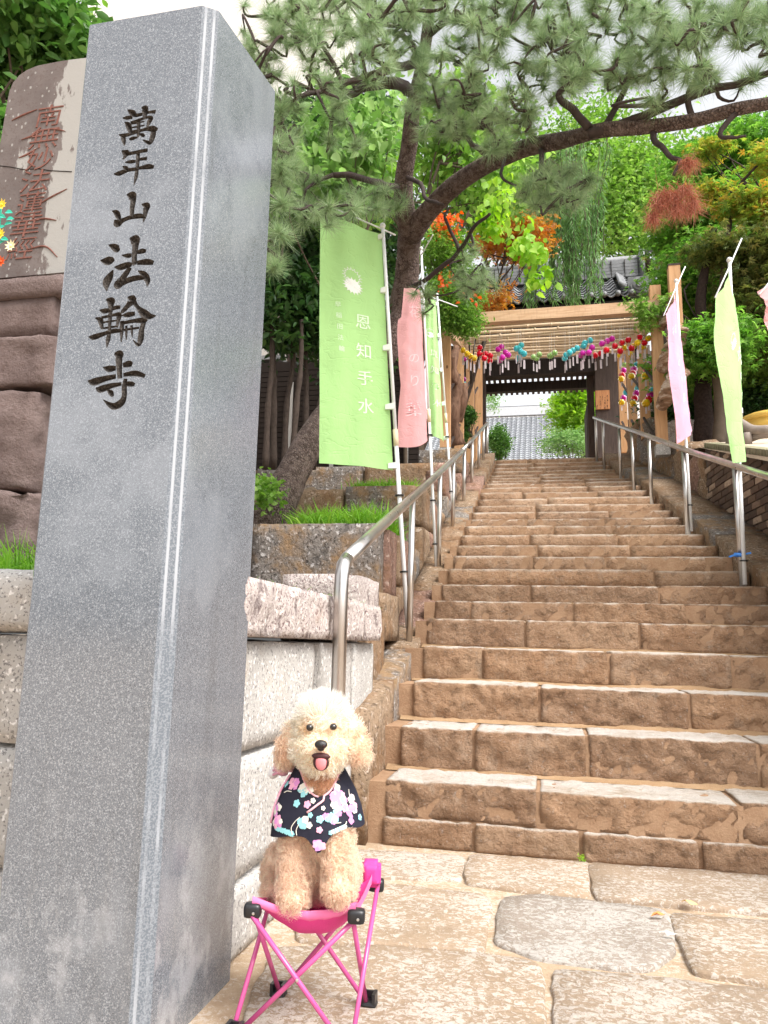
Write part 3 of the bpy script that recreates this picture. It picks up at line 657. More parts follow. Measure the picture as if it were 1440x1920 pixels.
def stroke(txt, g):
    q = np.array([[float(a) for a in p.split(',')] for p in txt.split()])
    if len(q) > 2: q = catmull(q, 4)
    c = np.array([ony(*g(x, y), PYF) for x, y, _ in q]); e = np.array([ony(*g(x + 10, y), PYF) for x, y, _ in q]); s = (e[:, 0] - c[:, 0]) / 10
    w = np.maximum(q[:, 2] * s, .0016) * 1.04
    tn = np.gradient(c, axis=0); tn /= np.linalg.norm(tn, axis=1)[:, None] + 1e-9; nn = np.stack([-tn[:, 2], 0 * w, tn[:, 0]], 1)
    V = []
    for i in range(len(c)):
        hw = w[i] / 2; up = .004
        V += [c[i] + nn[i] * hw * 1.25 + (0, -up, 0), c[i] - nn[i] * hw * 1.25 + (0, -up, 0), c[i] - nn[i] * hw * .96 + (0, .0015, 0), c[i] + (0, min(.014, hw * 1.6), 0), c[i] + nn[i] * hw * .96 + (0, .0015, 0)]
    N = len(c); F = [(i * 5 + j, i * 5 + (j + 1) % 5, i * 5 + 5 + (j + 1) % 5, i * 5 + 5 + j) for i in range(N - 1) for j in range(5)]
    F += [(4, 3, 2, 1, 0), tuple((N - 1) * 5 + j for j in range(5))]
    return np.array(V), F
cutters = []
for sset, g in ((S2, g2), (S3, g3)):
    for tx in sset:
        mm = MB(); mm.add(*stroke(tx, g)); me_c = mm.mesh('stroke', M_carved, False, base_of(pil)); bmx = bmesh.new(); bmx.from_mesh(me_c); bmesh.ops.recalc_face_normals(bmx, faces=bmx.faces); bmx.to_mesh(me_c); bmx.free()
        cutters.append(me_c)
# join strokes to one cutter, cut it out of the shaft
bmx = bmesh.new()
for me_c in cutters: bmx.from_mesh(me_c)
me_all = bpy.data.meshes.new('strokes'); bmx.to_mesh(me_all); bmx.free(); me_all.materials.append(M_carved)
tmp = bpy.data.objects.new('strokes', me_all); COL.objects.link(tmp); tmp.location = pil.location
bpy.context.view_layer.update()
md = shaft.modifiers.new('cut', 'BOOLEAN'); md.operation = 'DIFFERENCE'; md.solver = 'EXACT'; md.use_self = True; md.object = tmp
try: md.material_mode = 'TRANSFER'
except Exception: pass
dg = bpy.context.evaluated_depsgraph_get(); me2 = bpy.data.meshes.new_from_object(shaft.evaluated_get(dg))
shaft.modifiers.clear(); 
if len(me2.polygons) > 100: shaft.data = me2
print('pillar faces', len(me2.polygons), [mt.name for mt in me2.materials])
bpy.data.objects.remove(tmp)

# ------------------------------------------------------------------ the old brown monument behind it
t = NT('old_brown_stone')
big = t.noise(5, 4); fine = t.noise(70, 4, .6)
col = t.mix(t.step(big, .3, .7), C4(.115, .094, .088), C4(.155, .130, .122)); col = t.mix(t.math('MULTIPLY', t.step(fine, .5, .7), .5), col, C4(.09, .06, .05))
lx = t.noise(7, 5, .62, (1.2, 1, .45), off=(1, 0, 3)); sp = t.voro(34, (1, 1, .7)); sx = t.n('SeparateXYZ'); t.t.links.new(t.coord(), sx.inputs[0])
side = t.step(sx.outputs[0], -2.50, -2.36)
lich = t.step(t.math('ADD', t.math('MULTIPLY', lx, .8), t.math('MULTIPLY', side, .20)), .50, .53)
lich2 = t.step(t.math('ADD', t.math('MULTIPLY', t.noise(30, 2), .5), t.math('MULTIPLY', sp, -.8)), .12, .14)
col = t.mix(t.math('MULTIPLY', t.math('MAXIMUM', lich, t.math('MULTIPLY', lich2, .8)), .9), col, C4(.33, .32, .30))
M_oldslab = t.done(col, .85, t.bump(fine, .3, .004), .25)
t = NT('red_brown_rock'); big = t.noise(6, 4); fine = t.noise(45, 6, .7)
col = t.mix(t.step(big, .3, .7), C4(.13, .094, .086), C4(.185, .138, .127)); col = t.mix(t.math('MULTIPLY', t.step(fine, .5, .75), .6), col, C4(.085, .05, .042))
M_redrock = t.done(col, .9, t.bump(fine, .8, .02), .2)
mo = thing('stone_monument', 'weathered brown monument with red carved writing on rough stacked blocks', 'stone monument', (-2.6, 3.4, 1.0))
MYF = 3.25
sl = ony(14, 190, MYF)[0]; sr = sl + .62; zt = ony(80, 120, MYF)[2]; zb = ony(60, 516, MYF)[2]
prof = []
for a in np.linspace(PI, 0, 13): prof.append(((sl + sr) / 2 + (sr - sl) / 2 * np.sign(math.cos(a)) * abs(math.cos(a)) ** .55, MYF, zt - .20 + .20 * abs(math.sin(a)) ** .8))
prof = [(sl - .05, MYF, zb)] + prof + [(sr + .05, MYF, zb)]
MB().prism(prof, (0, .22, 0)).build('inscribed_slab', M_oldslab, mo)
for j, (x0, x1, y0, y1, u0, v0, v1, amp, bev) in enumerate([(-3.2, -2.22, 3.12, 4.0, 60, 516, 556, .004, .02), (-3.18, -2.27, 3.14, 3.95, 60, 556, 628, .006, .012), (-3.3, -2.18, 3.05, 4.05, 60, 628, 722, .014, .012), (-3.4, -2.24, 3.02, 4.1, 40, 728, 915, .026, .02), (-3.5, -2.2, 3.0, 4.15, 40, 918, 1075, .03, .02)]):
    z1 = ony(u0, v0, y0)[2]; z0 = ony(u0, v1, y0)[2]
    stone('plinth', M_redrock, mo, ((x0 + x1) / 2, (y0 + y1) / 2, (z0 + z1) / 2), (x1 - x0, y1 - y0, z1 - z0), seg=(26, 16, 14 if j > 1 else 3), amp=amp * 1.3, bev=bev * .45, seed=j + 3, sc=10)
M_redink = plain('red_carved_paint', (.185, .085, .068), .85, .1, var=.5, vs_=60)
FONT = None
def text_mesh(s, size, extrude=0.0, off=0.0):
    cu = bpy.data.curves.new('lettering', 'FONT'); cu.body = s; cu.size = size; cu.extrude = extrude; cu.offset = off; cu.align_x = 'CENTER'; cu.align_y = 'CENTER'; cu.resolution_u = 3
    ob = bpy.data.objects.new('lettering', cu); COL.objects.link(ob)
    me = bpy.data.meshes.new_from_object(ob.evaluated_get(bpy.context.evaluated_depsgraph_get()))
    bpy.data.objects.remove(ob); bpy.data.curves.remove(cu)
    V = np.zeros(len(me.vertices) * 3); me.vertices.foreach_get('co', V); F = [tuple(p.vertices) for p in me.polygons]; bpy.data.meshes.remove(me)
    return V.reshape(-1, 3), F
wm = MB(); zz = zt - .27; hgt = (zt - .27 - zb - .08) / 7
for j, chx in enumerate('南無妙法蓮華經'):
    V, F = text_mesh(chx, 1.0, .03, -.010)
    xc = ony(80 - j * 4, 300, MYF)[0] + .01
    w = .17 + .02 * (j % 2)
    wm.add(np.stack([xc + V[:, 0] * w + V[:, 1] * .02, MYF - .002 - V[:, 2] * .08, zz - hgt * (j + .5) + V[:, 1] * hgt * 1.1], 1), F)
# long whiskers of the brush script
for a, b, c in [((70, 205), (45, 215), (22, 226)), ((95, 242), (110, 243), (122, 246)), ((80, 245), (60, 255), (40, 262)), ((70, 278), (50, 290), (35, 296)), ((75, 382), (95, 370), (126, 354)), ((60, 412), (85, 410), (106, 413)), ((50, 468), (85, 462), (108, 482))]:
    P = catmull([ony(*q, MYF - .002) for q in (a, b, c)], 5); wm.tube(P, [.001 + .004 * math.sin(PI * (i + .6) / (len(P) + .2)) for i in range(len(P))], 5)
wm.build('red_lettering', M_redink, mo)
MB().tube([ony(u, v, MYF - .001) for u, v in ((0, 311), (20, 313), (45, 318), (70, 316), (95, 320), (135, 322))], .0025, 4).build('crack', plain('crack_black', (.02, .015, .012), 1), mo)
# ------------------------------------------------------------------ temple gate at the top of the steps
def wood(name, a, b, rough=.75, scale=6, stretch=(6, 6, .6), knots=0.0, bump=.3):
    t = NT(name)
    g = t.noise(scale, 5, .6, stretch, dist=.6); f = t.noise(60, 3, .6, (1, 1, .12))
    col = t.mix(t.step(g, .3, .7), C4(*a), C4(*b)); col = t.mix(t.math('MULTIPLY', t.step(f, .5, .7), .3), col, C4(*[c * .6 for c in a]))
    if knots:
        k = t.voro(5.0, (1, 1, .55)); col = t.mix(t.math('MULTIPLY', t.step(k, .09, .05), knots), col, C4(.12, .055, .025))
    return t.done(col, rough, t.bump(g, bump, .004), .3)
M_darkwood = wood('old_dark_wood', (.045, .030, .026), (.075, .052, .044), .8)
M_blackwood = wood('black_wood', (.018, .013, .012), (.032, .024, .022), .85)
M_cedar = wood('new_cedar', (.50, .27, .13), (.60, .36, .19), .7, knots=.9)
M_cedar2 = wood('weathered_cedar', (.46, .28, .16), (.58, .39, .25), .7, stretch=(.6, 6, 6), knots=.4)
M_bamboo = wood('dry_bamboo', (.52, .37, .23), (.62, .47, .32), .5, stretch=(.4, 6, 6))
t = NT('roof_tile_grey'); r1 = t.n('ObjectInfo').outputs['Random']
col = t.mix(r1, C4(.12, .122, .128), C4(.21, .212, .22)); col = t.mix(t.math('MULTIPLY', t.step(t.noise(9, 4), .5, .75), .5), col, C4(.30, .30, .30))
M_tile = t.done(col, .5, t.bump(t.noise(60, 4), .25, .004), .4)
M_plaster = plain('white_plaster', (.72, .71, .68), .8)
GY = 17.0
gate = thing('temple_gate', 'dark wooden temple gate with grey tiled roof at the top of the steps', 'temple gate', (0, GY, 3.95))
def gx_(u, v=760): return ony(u, v, GY)[0]
def gz_(v, u=1000, y=GY): return ony(u, v, y)[2]
xl0, xl1, xr0, xr1 = gx_(886), gx_(911), gx_(1117), gx_(1160)
zb_, zl_ = 3.95, gz_(668)
MB().box(((xl0 + xl1) / 2, GY, (zb_ + zl_) / 2), (xl1 - xl0, .32, zl_ - zb_)).build('column', M_darkwood, gate)
MB().box(((xr0 + xr1) / 2, GY, (zb_ + zl_) / 2), (xr1 - xr0, .36, zl_ - zb_)).build('column', M_darkwood, gate)
MB().box((gx_(1109), GY + .25, (zb_ + zl_) / 2), (.14, .2, zl_ - zb_)).build('door_jamb', M_darkwood, gate)
m = MB(); 
for k in range(5): m = MB().box((xr1 + .08 + .15 * k, GY + .1, (zb_ + zl_) / 2), (.144, .05, zl_ - zb_)); m.build('plank', M_darkwood, gate)
for k in range(4): MB().box((xl0 - .08 - .15 * k, GY + .1, (zb_ + zl_) / 2), (.144, .05, zl_ - zb_)).build('plank', M_darkwood, gate)
# opened door leaf, right
MB().box((gx_(1104), GY + .9, 5.0), (.06, 1.1, 2.1)).build('door_leaf', M_darkwood, gate)
# lintels and ceiling
MB().box(((xl0 + xr1) / 2, GY, gz_(692)), (xr1 - xl0 + .9, .30, .34)).build('lintel', M_blackwood, gate)
MB().box(((xl0 + xr1) / 2, GY - .02, gz_(655)), (xr1 - xl0 + 1.2, .26, .28)).build('upper_beam', M_blackwood, gate)
MB().box(((xl0 + xr1) / 2, GY + .5, gz_(712)), (xr1 - xl0 - .2, .16, .2)).build('lintel', M_blackwood, gate)
MB().box(((xl0 + xr1) / 2, GY + 1.4, gz_(724, 1000, GY + 1.4)), (xr1 - xl0 + 1, .12, .12)).build('rear_purlin', M_darkwood, gate)
for k in range(22):
    x = gx_(900) + k * .125; MB().beam((x, GY + .8, gz_(724, 1000, GY + 1.4) + .20), (x, GY + 1.75, gz_(724, 1000, GY + 1.4) - .06), .06, .07).build('rafter', M_darkwood, gate)
EY, EZ = 15.75, ony(1185, 556, 15.75)[2]; RY, RZ = 17.25, ony(1200, 524, 17.25)[2]
rx0, rx1 = -1.9, ony(1228, 530, 16.2)[0]
for k in range(30):
    x = rx0 + .1 + (rx1 - rx0 - .2) * k / 29; MB().beam((x, EY + .05, EZ - .16), (x, RY, RZ - .2), .055, .075).build('rafter', M_blackwood, gate)
m = MB(); m.add([(rx0, EY, EZ - .07), (rx1, EY, EZ - .07), (rx1, RY, RZ - .07), (rx0, RY, RZ - .07), (rx0, EY, EZ - .11), (rx1, EY, EZ - .11), (rx1, RY, RZ - .11), (rx0, RY, RZ - .11)], [(0, 1, 2, 3), (7, 6, 5, 4), (0, 4, 5, 1), (1, 5, 6, 2), (0, 3, 7, 4), (3, 2, 6, 7)])
m.build('roof_deck', M_blackwood, gate)
m = MB(); m.add([(rx0, RY, RZ - .07), (rx1, RY, RZ - .07), (rx1, 18.9, EZ - .07), (rx0, 18.9, EZ - .07), (rx0, RY, RZ - .12), (rx1, RY, RZ - .12), (rx1, 18.9, EZ - .12), (rx0, 18.9, EZ - .12)], [(0, 1, 2, 3), (7, 6, 5, 4), (0, 4, 5, 1), (1, 5, 6, 2), (0, 3, 7, 4), (3, 2, 6, 7)])
m.build('rear_roof_deck', M_tile, gate)
MB().box(((rx0 + rx1) / 2, EY + .02, EZ - .13), (rx1 - rx0, .06, .12)).build('fascia', M_blackwood, gate)
# tiles: one pan tile mesh shared by all
rows, TW = 7, .262; cols = int((rx1 - rx0) / TW); sl_len = math.hypot(RY - EY, RZ - EZ); TL = sl_len / rows; pitch = math.atan2(RZ - EZ, RY - EY)
P = []; 
for a in np.linspace(0, 1, 9):
    x = (a - .5) * TW * 1.12; z = .045 * math.cos(a * 2 * PI) if a < .75 else .0 + .045 * math.cos(a * 2 * PI)
    P.append([(x, -.02, z + .03), (x, TL * 1.12, z), (x, TL * 1.12, z - .02), (x, -.02, z + .005), (x, -.02, z + .03)])
tm = MB(); tm.grid(np.array(P)[:, ::-1]); tile_me = tm.mesh('roof_tile', M_tile, True)
for i in range(rows):
    for j in range(cols + 1):
        p = Vector((rx0 + TW * (j + .4), EY - .05 + i * TL * math.cos(pitch), EZ + .02 + i * TL * math.sin(pitch)))
        o = link_mesh('roof_tile', tile_me, gate, p - Vector(base_of(gate))); o.rotation_euler = (pitch + random.uniform(-.01, .01), 0, random.uniform(-.01, .01))
em = MB(); em.lathe([(0, 0), (.05, 0), (.056, .02), (.056, .10), (0, .10)], (0, 0, 0), 12, (0, 1, 0)); eme = em.mesh('eave_tile', M_tile, True)
for j in range(cols + 1): link_mesh('eave_tile', eme, gate, Vector((rx0 + TW * (j - .1), EY - .10, EZ + .07)) - Vector(base_of(gate)))
# ridge of stacked tiles, ornaments
for k in range(5):
    MB().box(((rx0 + rx1) / 2 - .05, RY, RZ + .05 + k * .082), (rx1 - rx0 - .25, .36 - .02 * k, .07)).build('ridge_course', M_tile, gate)
m = MB(); m.tube([(rx0 + .1, RY, RZ + .47), (rx1 - .1, RY, RZ + .47)], .10, 10); m.build('ridge_cap', M_tile, gate, True)
sm = MB().box((0, 0, 0), (.012, .37, .40)); sme = sm.mesh('ridge_joint', M_blackwood)
for k in range(14): link_mesh('ridge_joint', sme, gate, Vector((rx0 + .3 + k * (rx1 - rx0 - .5) / 13, RY, RZ + .215)) - Vector(base_of(gate)))
og = MB(); og.box((rx1 - .12, RY, RZ + .28), (.10, .52, .62))
an = np.linspace(-.4, 1.75 * PI, 16); og.tube([(rx1 + .05 + .02 * i / 16, RY - .05 + .05 * math.sin(a), RZ + .55 + .0) for i, a in enumerate(an[:3])], .05, 6)
og.tube([(rx1 - .05, RY, RZ + .62), (rx1 + .18, RY, RZ + .70), (rx1 + .36, RY, RZ + .62), (rx1 + .42, RY, RZ + .40), (rx1 + .30, RY, RZ + .2), (rx1 + .1, RY, RZ + .15)], [.09, .08, .075, .08, .08, .06], 8)
og.build('ridge_ornament', M_tile, gate, True)
# descending ridge with ring tile near the right verge
for k in range(4):
    x = rx1 - .62 - .03 * k; P = [(x + .10 * math.sin(a * 1.4) * .6, EY + .02 + (RY - EY) * a, EZ + .12 + (RZ - EZ) * a + .10 * (1 - a) + .028 * k) for a in np.linspace(0, 1, 7)]
    MB().tube(P, [.05 - .004 * k] * 7, 8).build('verge_ridge', M_tile, gate, True)
om = MB(); om.lathe([(0, 0), (.17, 0), (.17, .03), (.12, .035), (.12, .06), (.06, .065), (.06, .09), (0, .09)], (rx1 - .36, EY - .02, EZ + .22), 16, (0, -1, 0)); om.box((rx1 - .36, EY + .04, EZ + .2), (.42, .1, .44)); om.build('verge_ornament', M_tile, gate)
for k in range(2): MB().lathe([(0, 0), (.07, 0), (.085, .05), (.085, .5), (0, .5)], (rx1 - .16 + .13 * k, EY - .08, EZ + .02 + .03 * k), 12, (.25, 1, .55)).build('verge_tile', M_tile, gate, True)
# notice boards
wb = thing('wooden_notice_board', 'orange wooden notice board with columns of black writing on the right gate column', 'notice board', (gx_(1129), GY - .22, gz_(755)))
MB().box((gx_(1129, 755), GY - .205, gz_(755, 1129)), (gx_(1142) - gx_(1116), .035, gz_(738) - gz_(772))).build('board', wood('notice_wood', (.40, .17, .07), (.50, .24, .11), .7), wb)
wr = MB(); rb = random.Random(3)
for cx, n0, n1 in ((1139, 0, 10), (1134.5, 2, 11), (1130, 0, 4), (1126, 1, 10), (1120, 7, 11)):
    for k in range(n0, n1):
        v = 741 + k * 2.7; c = ony(cx, v, GY - .224)
        for _ in range(3): wr.box(c + (rb.uniform(-.008, .008), 0, rb.uniform(-.008, .008)), (rb.choice((.016, .004)), .002, rb.choice((.003, .014))))
wr.build('ink_writing', plain('ink', (.02, .016, .014), .7), wb)
nb_ = thing('white_notice', 'plain white notice board low behind the cedar posts right of the gate', 'notice board', (gx_(1178), GY - .1, gz_(772)))
MB().box((gx_(1176, 772), GY - .06, gz_(772, 1176)), (gx_(1206) - gx_(1150), .03, gz_(757) - gz_(788))).build('panel', plain('white_board', (.78, .78, .77), .5), nb_)
MB().box((gx_(1158, 772), GY - .08, gz_(762, 1158)), (.11, .01, .07)).build('dark_label', M_blackwood, nb_)
# ------------------------------------------------------------------ hall behind the gate
hall = thing('temple_hall', 'far temple hall with a pale grey tiled roof seen through the gate', 'temple hall', (-1, 42, 3.95))
HY0, HY1 = 38.0, 44.0; hz0, hz1 = ony(960, 862, HY0)[2], ony(960, 779, HY1)[2]
t = NT('pale_roof_tile'); rr = island_random(t)
M_hall = t.done(t.mix(rr, C4(.30, .315, .34), C4(.44, .455, .48)), .45, None, .45)
hm = MB(); nr_, nc_ = 26, 60
for i in range(nr_):
    a0, a1 = i / nr_, (i + 1.15) / nr_
    for j in range(nc_):
        x0 = -9 + j * .26; x1 = x0 + .235
        z0, z1 = hz0 + (hz1 - hz0) * a0, hz0 + (hz1 - hz0) * a1; y0, y1 = HY0 + (HY1 - HY0) * a0, HY0 + (HY1 - HY0) * a1
        hm.add([(x0, y0, z0 + .05), (x0 + .117, y0, z0 + .0), (x1, y0, z0 + .05), (x0, y1, z1), (x0 + .117, y1, z1 - .05), (x1, y1, z1)], [(0, 1, 4, 3), (1, 2, 5, 4)])
o = hm.build('roof_tiles', M_hall, hall); o['kind'] = 'stuff'
MB().add([(-9.2, HY0, hz0 - .12), (6.8, HY0, hz0 - .12), (6.8, HY1, hz1 - .12), (-9.2, HY1, hz1 - .12)], [(0, 1, 2, 3)]).build('roof_deck', M_tile, hall)
MB().box((-1.2, HY1, hz1 + .18), (15.8, .5, .5)).build('ridge', plain('pale_ridge', (.50, .51, .53), .5), hall)
MB().box((-1.2, HY1, hz1 + .46), (16, .3, .1)).build('ridge_cap', M_tile, hall)
MB().box((-1.2, HY1 + .3, (3.9 + hz0) / 2), (13, 4, hz0 - 3.9)).build('wall', M_plaster, hall)

# ------------------------------------------------------------------ cedar frame carrying the wind chimes
perg = thing('wind_chime_pergola', 'new cedar frame of posts, beam and bamboo poles spanning the upper steps', 'pergola', (0, 10.5, 3.4))
def rz(y): return 5.28 + .26 * (y - 10.5)
PYS = [10.5, 12.06, 13.7, 15.3]; pb_r = [3.43, 4.03, 4.4, 4.6]; pb_l = [3.5, 3.55, 3.9, 3.95]
for i, y in enumerate(PYS):
    w = .135
    MB().box((1.452, y, (pb_r[i] - .1 + rz(y) + (.33 if i == 0 else .1)) / 2), (w, w, rz(y) + (.33 if i == 0 else .1) - pb_r[i] + .1)).build('post', M_cedar, perg)
    xl_ = -1.315 + (.02 * i); MB().box((xl_, y, (pb_l[i] + rz(y) + .1) / 2), (w, w, rz(y) + .1 - pb_l[i])).build('post', M_cedar, perg)
MB().box((1.66, 10.25, 4.45), (.14, .14, 2.6)).build('outer_post', M_cedar, perg)
MB().box((1.66, 10.25, 5.76), (.15, .15, .025)).build('post_cap', M_darkwood, perg)
for x, z in ((1.452, 3.38), (-1.315, 3.42)): MB().box((x, 10.5, z), (.17, .17, .14)).build('footing', M_granite_wall, perg)
MB().box((.05, 10.44, rz(10.5) + .02), (2.95, .11, .155)).build('front_beam', M_cedar2, perg)
for x in (1.452, -1.3): MB().beam((x, 10.4, rz(10.4) - .1), (x, 15.6, rz(15.6) - .1), .10, .12).build('side_beam', M_cedar2, perg)
poles_y = [10.62 + .395 * k for k in range(13)]
for k, y in enumerate(poles_y):
    P = [(x, y + .01 * math.sin(x * 2 + k), rz(y) - .03 + .012 * math.sin(x * 1.7 + k * 2)) for x in np.linspace(-1.5 + .05 * (k % 3), 1.62 - .04 * (k % 2), 9)]
    MB().tube(P, .027, 8).build('bamboo_pole', M_bamboo, perg, True)
    nm = MB()
    for x in np.arange(-1.3, 1.5, .33): nm.lathe([(.027, -.012), (.031, 0), (.027, .012)], (x + .1 * (k % 3), y, rz(y) - .03), 8, (1, 0, 0))
    o = nm.build('bamboo_nodes', M_bamboo, perg, True); o['kind'] = 'stuff'
for i in (0, 1, 2):       # slanting rails that carry the side chimes
    for dz in (.95, 1.75):
        MB().beam((1.40, PYS[i] + .05, rz(PYS[i]) - dz), (1.40, PYS[i + 1] - .25, rz(PYS[i + 1]) - dz + .25), .03, .03).build('chime_rail', M_darkwood, perg)
        MB().beam((-1.27, PYS[i] + .05, rz(PYS[i]) - dz), (-1.26, PYS[i + 1] - .25, rz(PYS[i + 1]) - dz + .25), .03, .03).build('chime_rail', M_darkwood, perg)
# wind chimes
def glass(name, c):
    t = NT(name); t.done(C4(*c), .08, None, .6)
    t.b.inputs['Transmission Weight'].default_value = .55; t.b.inputs['IOR'].default_value = 1.2; return t.m
GL = dict(r=glass('red_glass', (.85, .02, .05)), m=glass('magenta_glass', (.80, .05, .55)), c=glass('turquoise_glass', (.12, .70, .78)), y=glass('yellow_glass', (.95, .70, .03)), g=glass('green_glass', (.48, .72, .28)))
GN = dict(r='red', m='magenta', c='turquoise', y='yellow', g='pale green')
M_string = plain('pale_string', (.62, .58, .55), .7); M_strip = plain('paper_strip', (.46, .40, .42), .5, var=.5)
bowl = {}
for kx, mm in GL.items():
    b = MB(); b.lathe([(.012, .047), (.03, .042), (.044, .022), (.05, 0), (.044, -.024), (.030, -.040), (.026, -.040), (.038, -.022), (.043, 0), (.038, .02), (.02, .036), (.0, .038)], (0, 0, 0), 14); bowl[kx] = b.mesh('glass_bowl', mm, True)
sm1 = MB(); sm1.tube([(0, 0, .045), (0, 0, .26)], .0016, 4); str_me = sm1.mesh('string', M_string)
sm2 = MB(); sm2.tube([(0, 0, .03), (0, 0, -.10)], .002, 4); sm2.box((0, 0, -.175), (.030, .003, .14)); st_me = sm2.mesh('paper_strip', M_strip)
sm3 = MB(); sm3.tube([(0, 0, .03), (0, 0, -.05)], .002, 4); sm3.box((0, 0, -.09), (.022, .002, .08)); st_me2 = sm3.mesh('paper_strip', M_strip)
def chime(p, kx, s, label, group, hang=None, small=False):
    o = thing('wind_chime', label, 'wind chime', tuple(p), group); o.rotation_euler = (0, 0, random.uniform(-1, 1))
    for nm, me in (('glass_bowl', bowl[kx]), ('string', str_me), ('paper_strip', st_me2 if small else st_me)):
        c = link_mesh(nm, me, o); c.scale = (s, s, s)
        if nm == 'string' and hang: c.scale = (1, 1, max(.3, hang / .26)); c.location = (0, 0, .047 * s - .045 * max(.3, hang / .26))
    return o
def on_hang(u, v, drop):   # where the ray meets the sheet of chimes hanging 'drop' under the bamboo poles
    r = ray(u, v); t_ = (5.25 - .26 * 10.5 - drop - CAMZ) / (r[2] - .26 * r[1]); return CAMP + t_ * r
A = lambda x, y: (840 + x / 6.545, 600 + y / 6.545); B = lambda x, y: (1040 + x / 6.545, 600 + y / 6.545); D = lambda x, y: (1100 + x / 7.38, 600 + y / 7.38); E8 = lambda x, y: (720 + x / 4.8, 480 + y / 4.8)
clusters = [('y', A, [(185, 370), (235, 415), (280, 445), (325, 470)], 'in the yellow row by the left posts'),
    ('r', A, [(390, 340), (385, 415), (460, 415), (445, 470), (520, 440), (515, 500)], 'in the red cluster left of centre'),
    ('m', A, [(655, 330), (615, 360), (705, 400), (740, 430), (670, 460), (640, 490)], 'in the left magenta cluster'),
    ('c', A, [(900, 310), (840, 350), (895, 390), (935, 415), (865, 470), (870, 345)], 'in the left turquoise cluster'),
    ('g', A, [(1050, 455), (1090, 470), (1120, 425)], 'in the left green trio'), ('g', A, [(1250, 440), (1275, 430), (1310, 405)], 'in the right green trio'),
    ('c', B, [(125, 470), (140, 430), (185, 400), (225, 375), (275, 345), (355, 320), (370, 285), (435, 250)], 'in the turquoise row right of centre'),
    ('m', B, [(325, 430), (345, 410), (420, 400), (460, 340), (580, 290), (645, 260), (705, 230)], 'in the magenta row right of centre'),
    ('r', B, [(500, 435), (565, 410), (635, 370), (740, 320), (825, 280), (905, 245), (1045, 210), (945, 345), (805, 380), (1105, 280)], 'in the red row by the right posts'),
    ('y', B, [(800, 435), (815, 360), (855, 340), (930, 415), (970, 320), (1015, 280), (1090, 330), (1150, 225), (1270, 205)], 'in the yellow row by the right posts')]
for kx, fn, pl, where in clusters:
    pl = sorted(pl); od = ['first', 'second', 'third', 'fourth', 'fifth', 'sixth', 'seventh', 'eighth', 'ninth', 'tenth']
    for ci, (x, y) in enumerate(pl):
        u, v = fn(x, y); ymin = {True: .50, False: .42}[kx in 'rmc']
        drop = ymin + .0; p = on_hang(u, v, drop)
        if p[1] > 15.2 or p[1] < 10.3: p = ony(u, v, min(max(p[1], 10.6), 14.8))
        hang = max(.08, rz(p[1]) - .05 - p[2] - .05)
        chime(p, kx, .88 if p[1] < 12 else .98, f'{od[ci]} {GN[kx]} chime from the left {where}', f'{GN[kx]} chimes {where}', hang)
for gi, grp in enumerate([[(525, 620, 'g'), (515, 700, 'm'), (490, 765, 'r'), (480, 815, 'y')], [(690, 625, 'c'), (655, 680, 'm'), (640, 740, 'r'), (620, 780, 'y')], [(885, 550, 'g'), (865, 630, 'm'), (840, 700, 'r'), (815, 775, 'y')],
     [(545, 1005, 'c'), (510, 1080, 'm'), (485, 1140, 'y')], [(710, 950, 'c'), (690, 1015, 'm'), (665, 1085, 'r'), (645, 1150, 'y')], [(915, 980, 'c'), (885, 1040, 'm'), (855, 1105, 'r'), (820, 1150, 'y')]]):
    yb_ = [14.6, 12.9, 11.3][gi % 3]; rowt = 'upper' if gi < 3 else 'lower'; bay = ['farthest', 'middle', 'nearest'][gi % 3]
    for j, (x, y, kx) in enumerate(grp):
        chime(ony(*D(x, y), yb_ - .1 + .12 * (len(grp) - j)), kx, 1.18, f'{GN[kx]} chime on the {rowt} slanting rail of the {bay} right bay', 'chimes on the side rails between the right posts', .1, True)
for (x, y, kx, yy) in [(722, 1110, 'm', 12.6), (722, 1150, 'c', 12.6), (770, 1110, 'm', 14.3), (770, 1150, 'c', 14.3), (720, 1340, 'm', 12.6), (722, 1370, 'c', 12.6), (768, 1340, 'm', 14.3), (768, 1370, 'c', 14.3), (725, 930, 'm', 12.5), (770, 940, 'm', 14.2)]:
    chime(ony(*E8(x, y), yy), kx, .8, f'{GN[kx]} small chime {["low", "halfway up", "high up"][2 if y < 1000 else (1 if y < 1200 else 0)]} on the {"near" if yy < 13 else "far"} left cedar post', 'chimes on the left posts', .1, True)

# ------------------------------------------------------------------ banners
def fabric(name, c, trans=.28):
    t = NT(name); c = np.array(c)
    w = t.noise(3.0, 3); col = t.mix(w, C4(*(c * .93)), C4(*np.minimum(c * 1.05, 1)))
    fold = t.noise(6, 6, .6, (1, 1, .9), dist=1.6); cre = t.math('ABSOLUTE', t.math('SUBTRACT', t.noise(4.5, 2, .5, (1, 1, 2.2), off=(3, 1, 7)), .5)); cr2 = t.step(cre, .0, .02)
    t.done(col, .7, t.bump(cr2, .35, .006, t.bump(fold, .5, .02)), .15)
    tr = t.n('BsdfTranslucent'); t.t.links.new(col, tr.inputs[0]); mx = t.n('MixShader'); mx.inputs[0].default_value = trans
    t.t.links.new(t.b.outputs[0], mx.inputs[1]); t.t.links.new(tr.outputs[0], mx.inputs[2]); t.t.links.new(mx.outputs[0], t.out.inputs[0]); return t.m
M_green = fabric('lime_cloth', (.47, .78, .31)); M_pink = fabric('rose_cloth', (.76, .39, .40)); M_palepink = fabric('pale_pink_cloth', (.78, .43, .56))
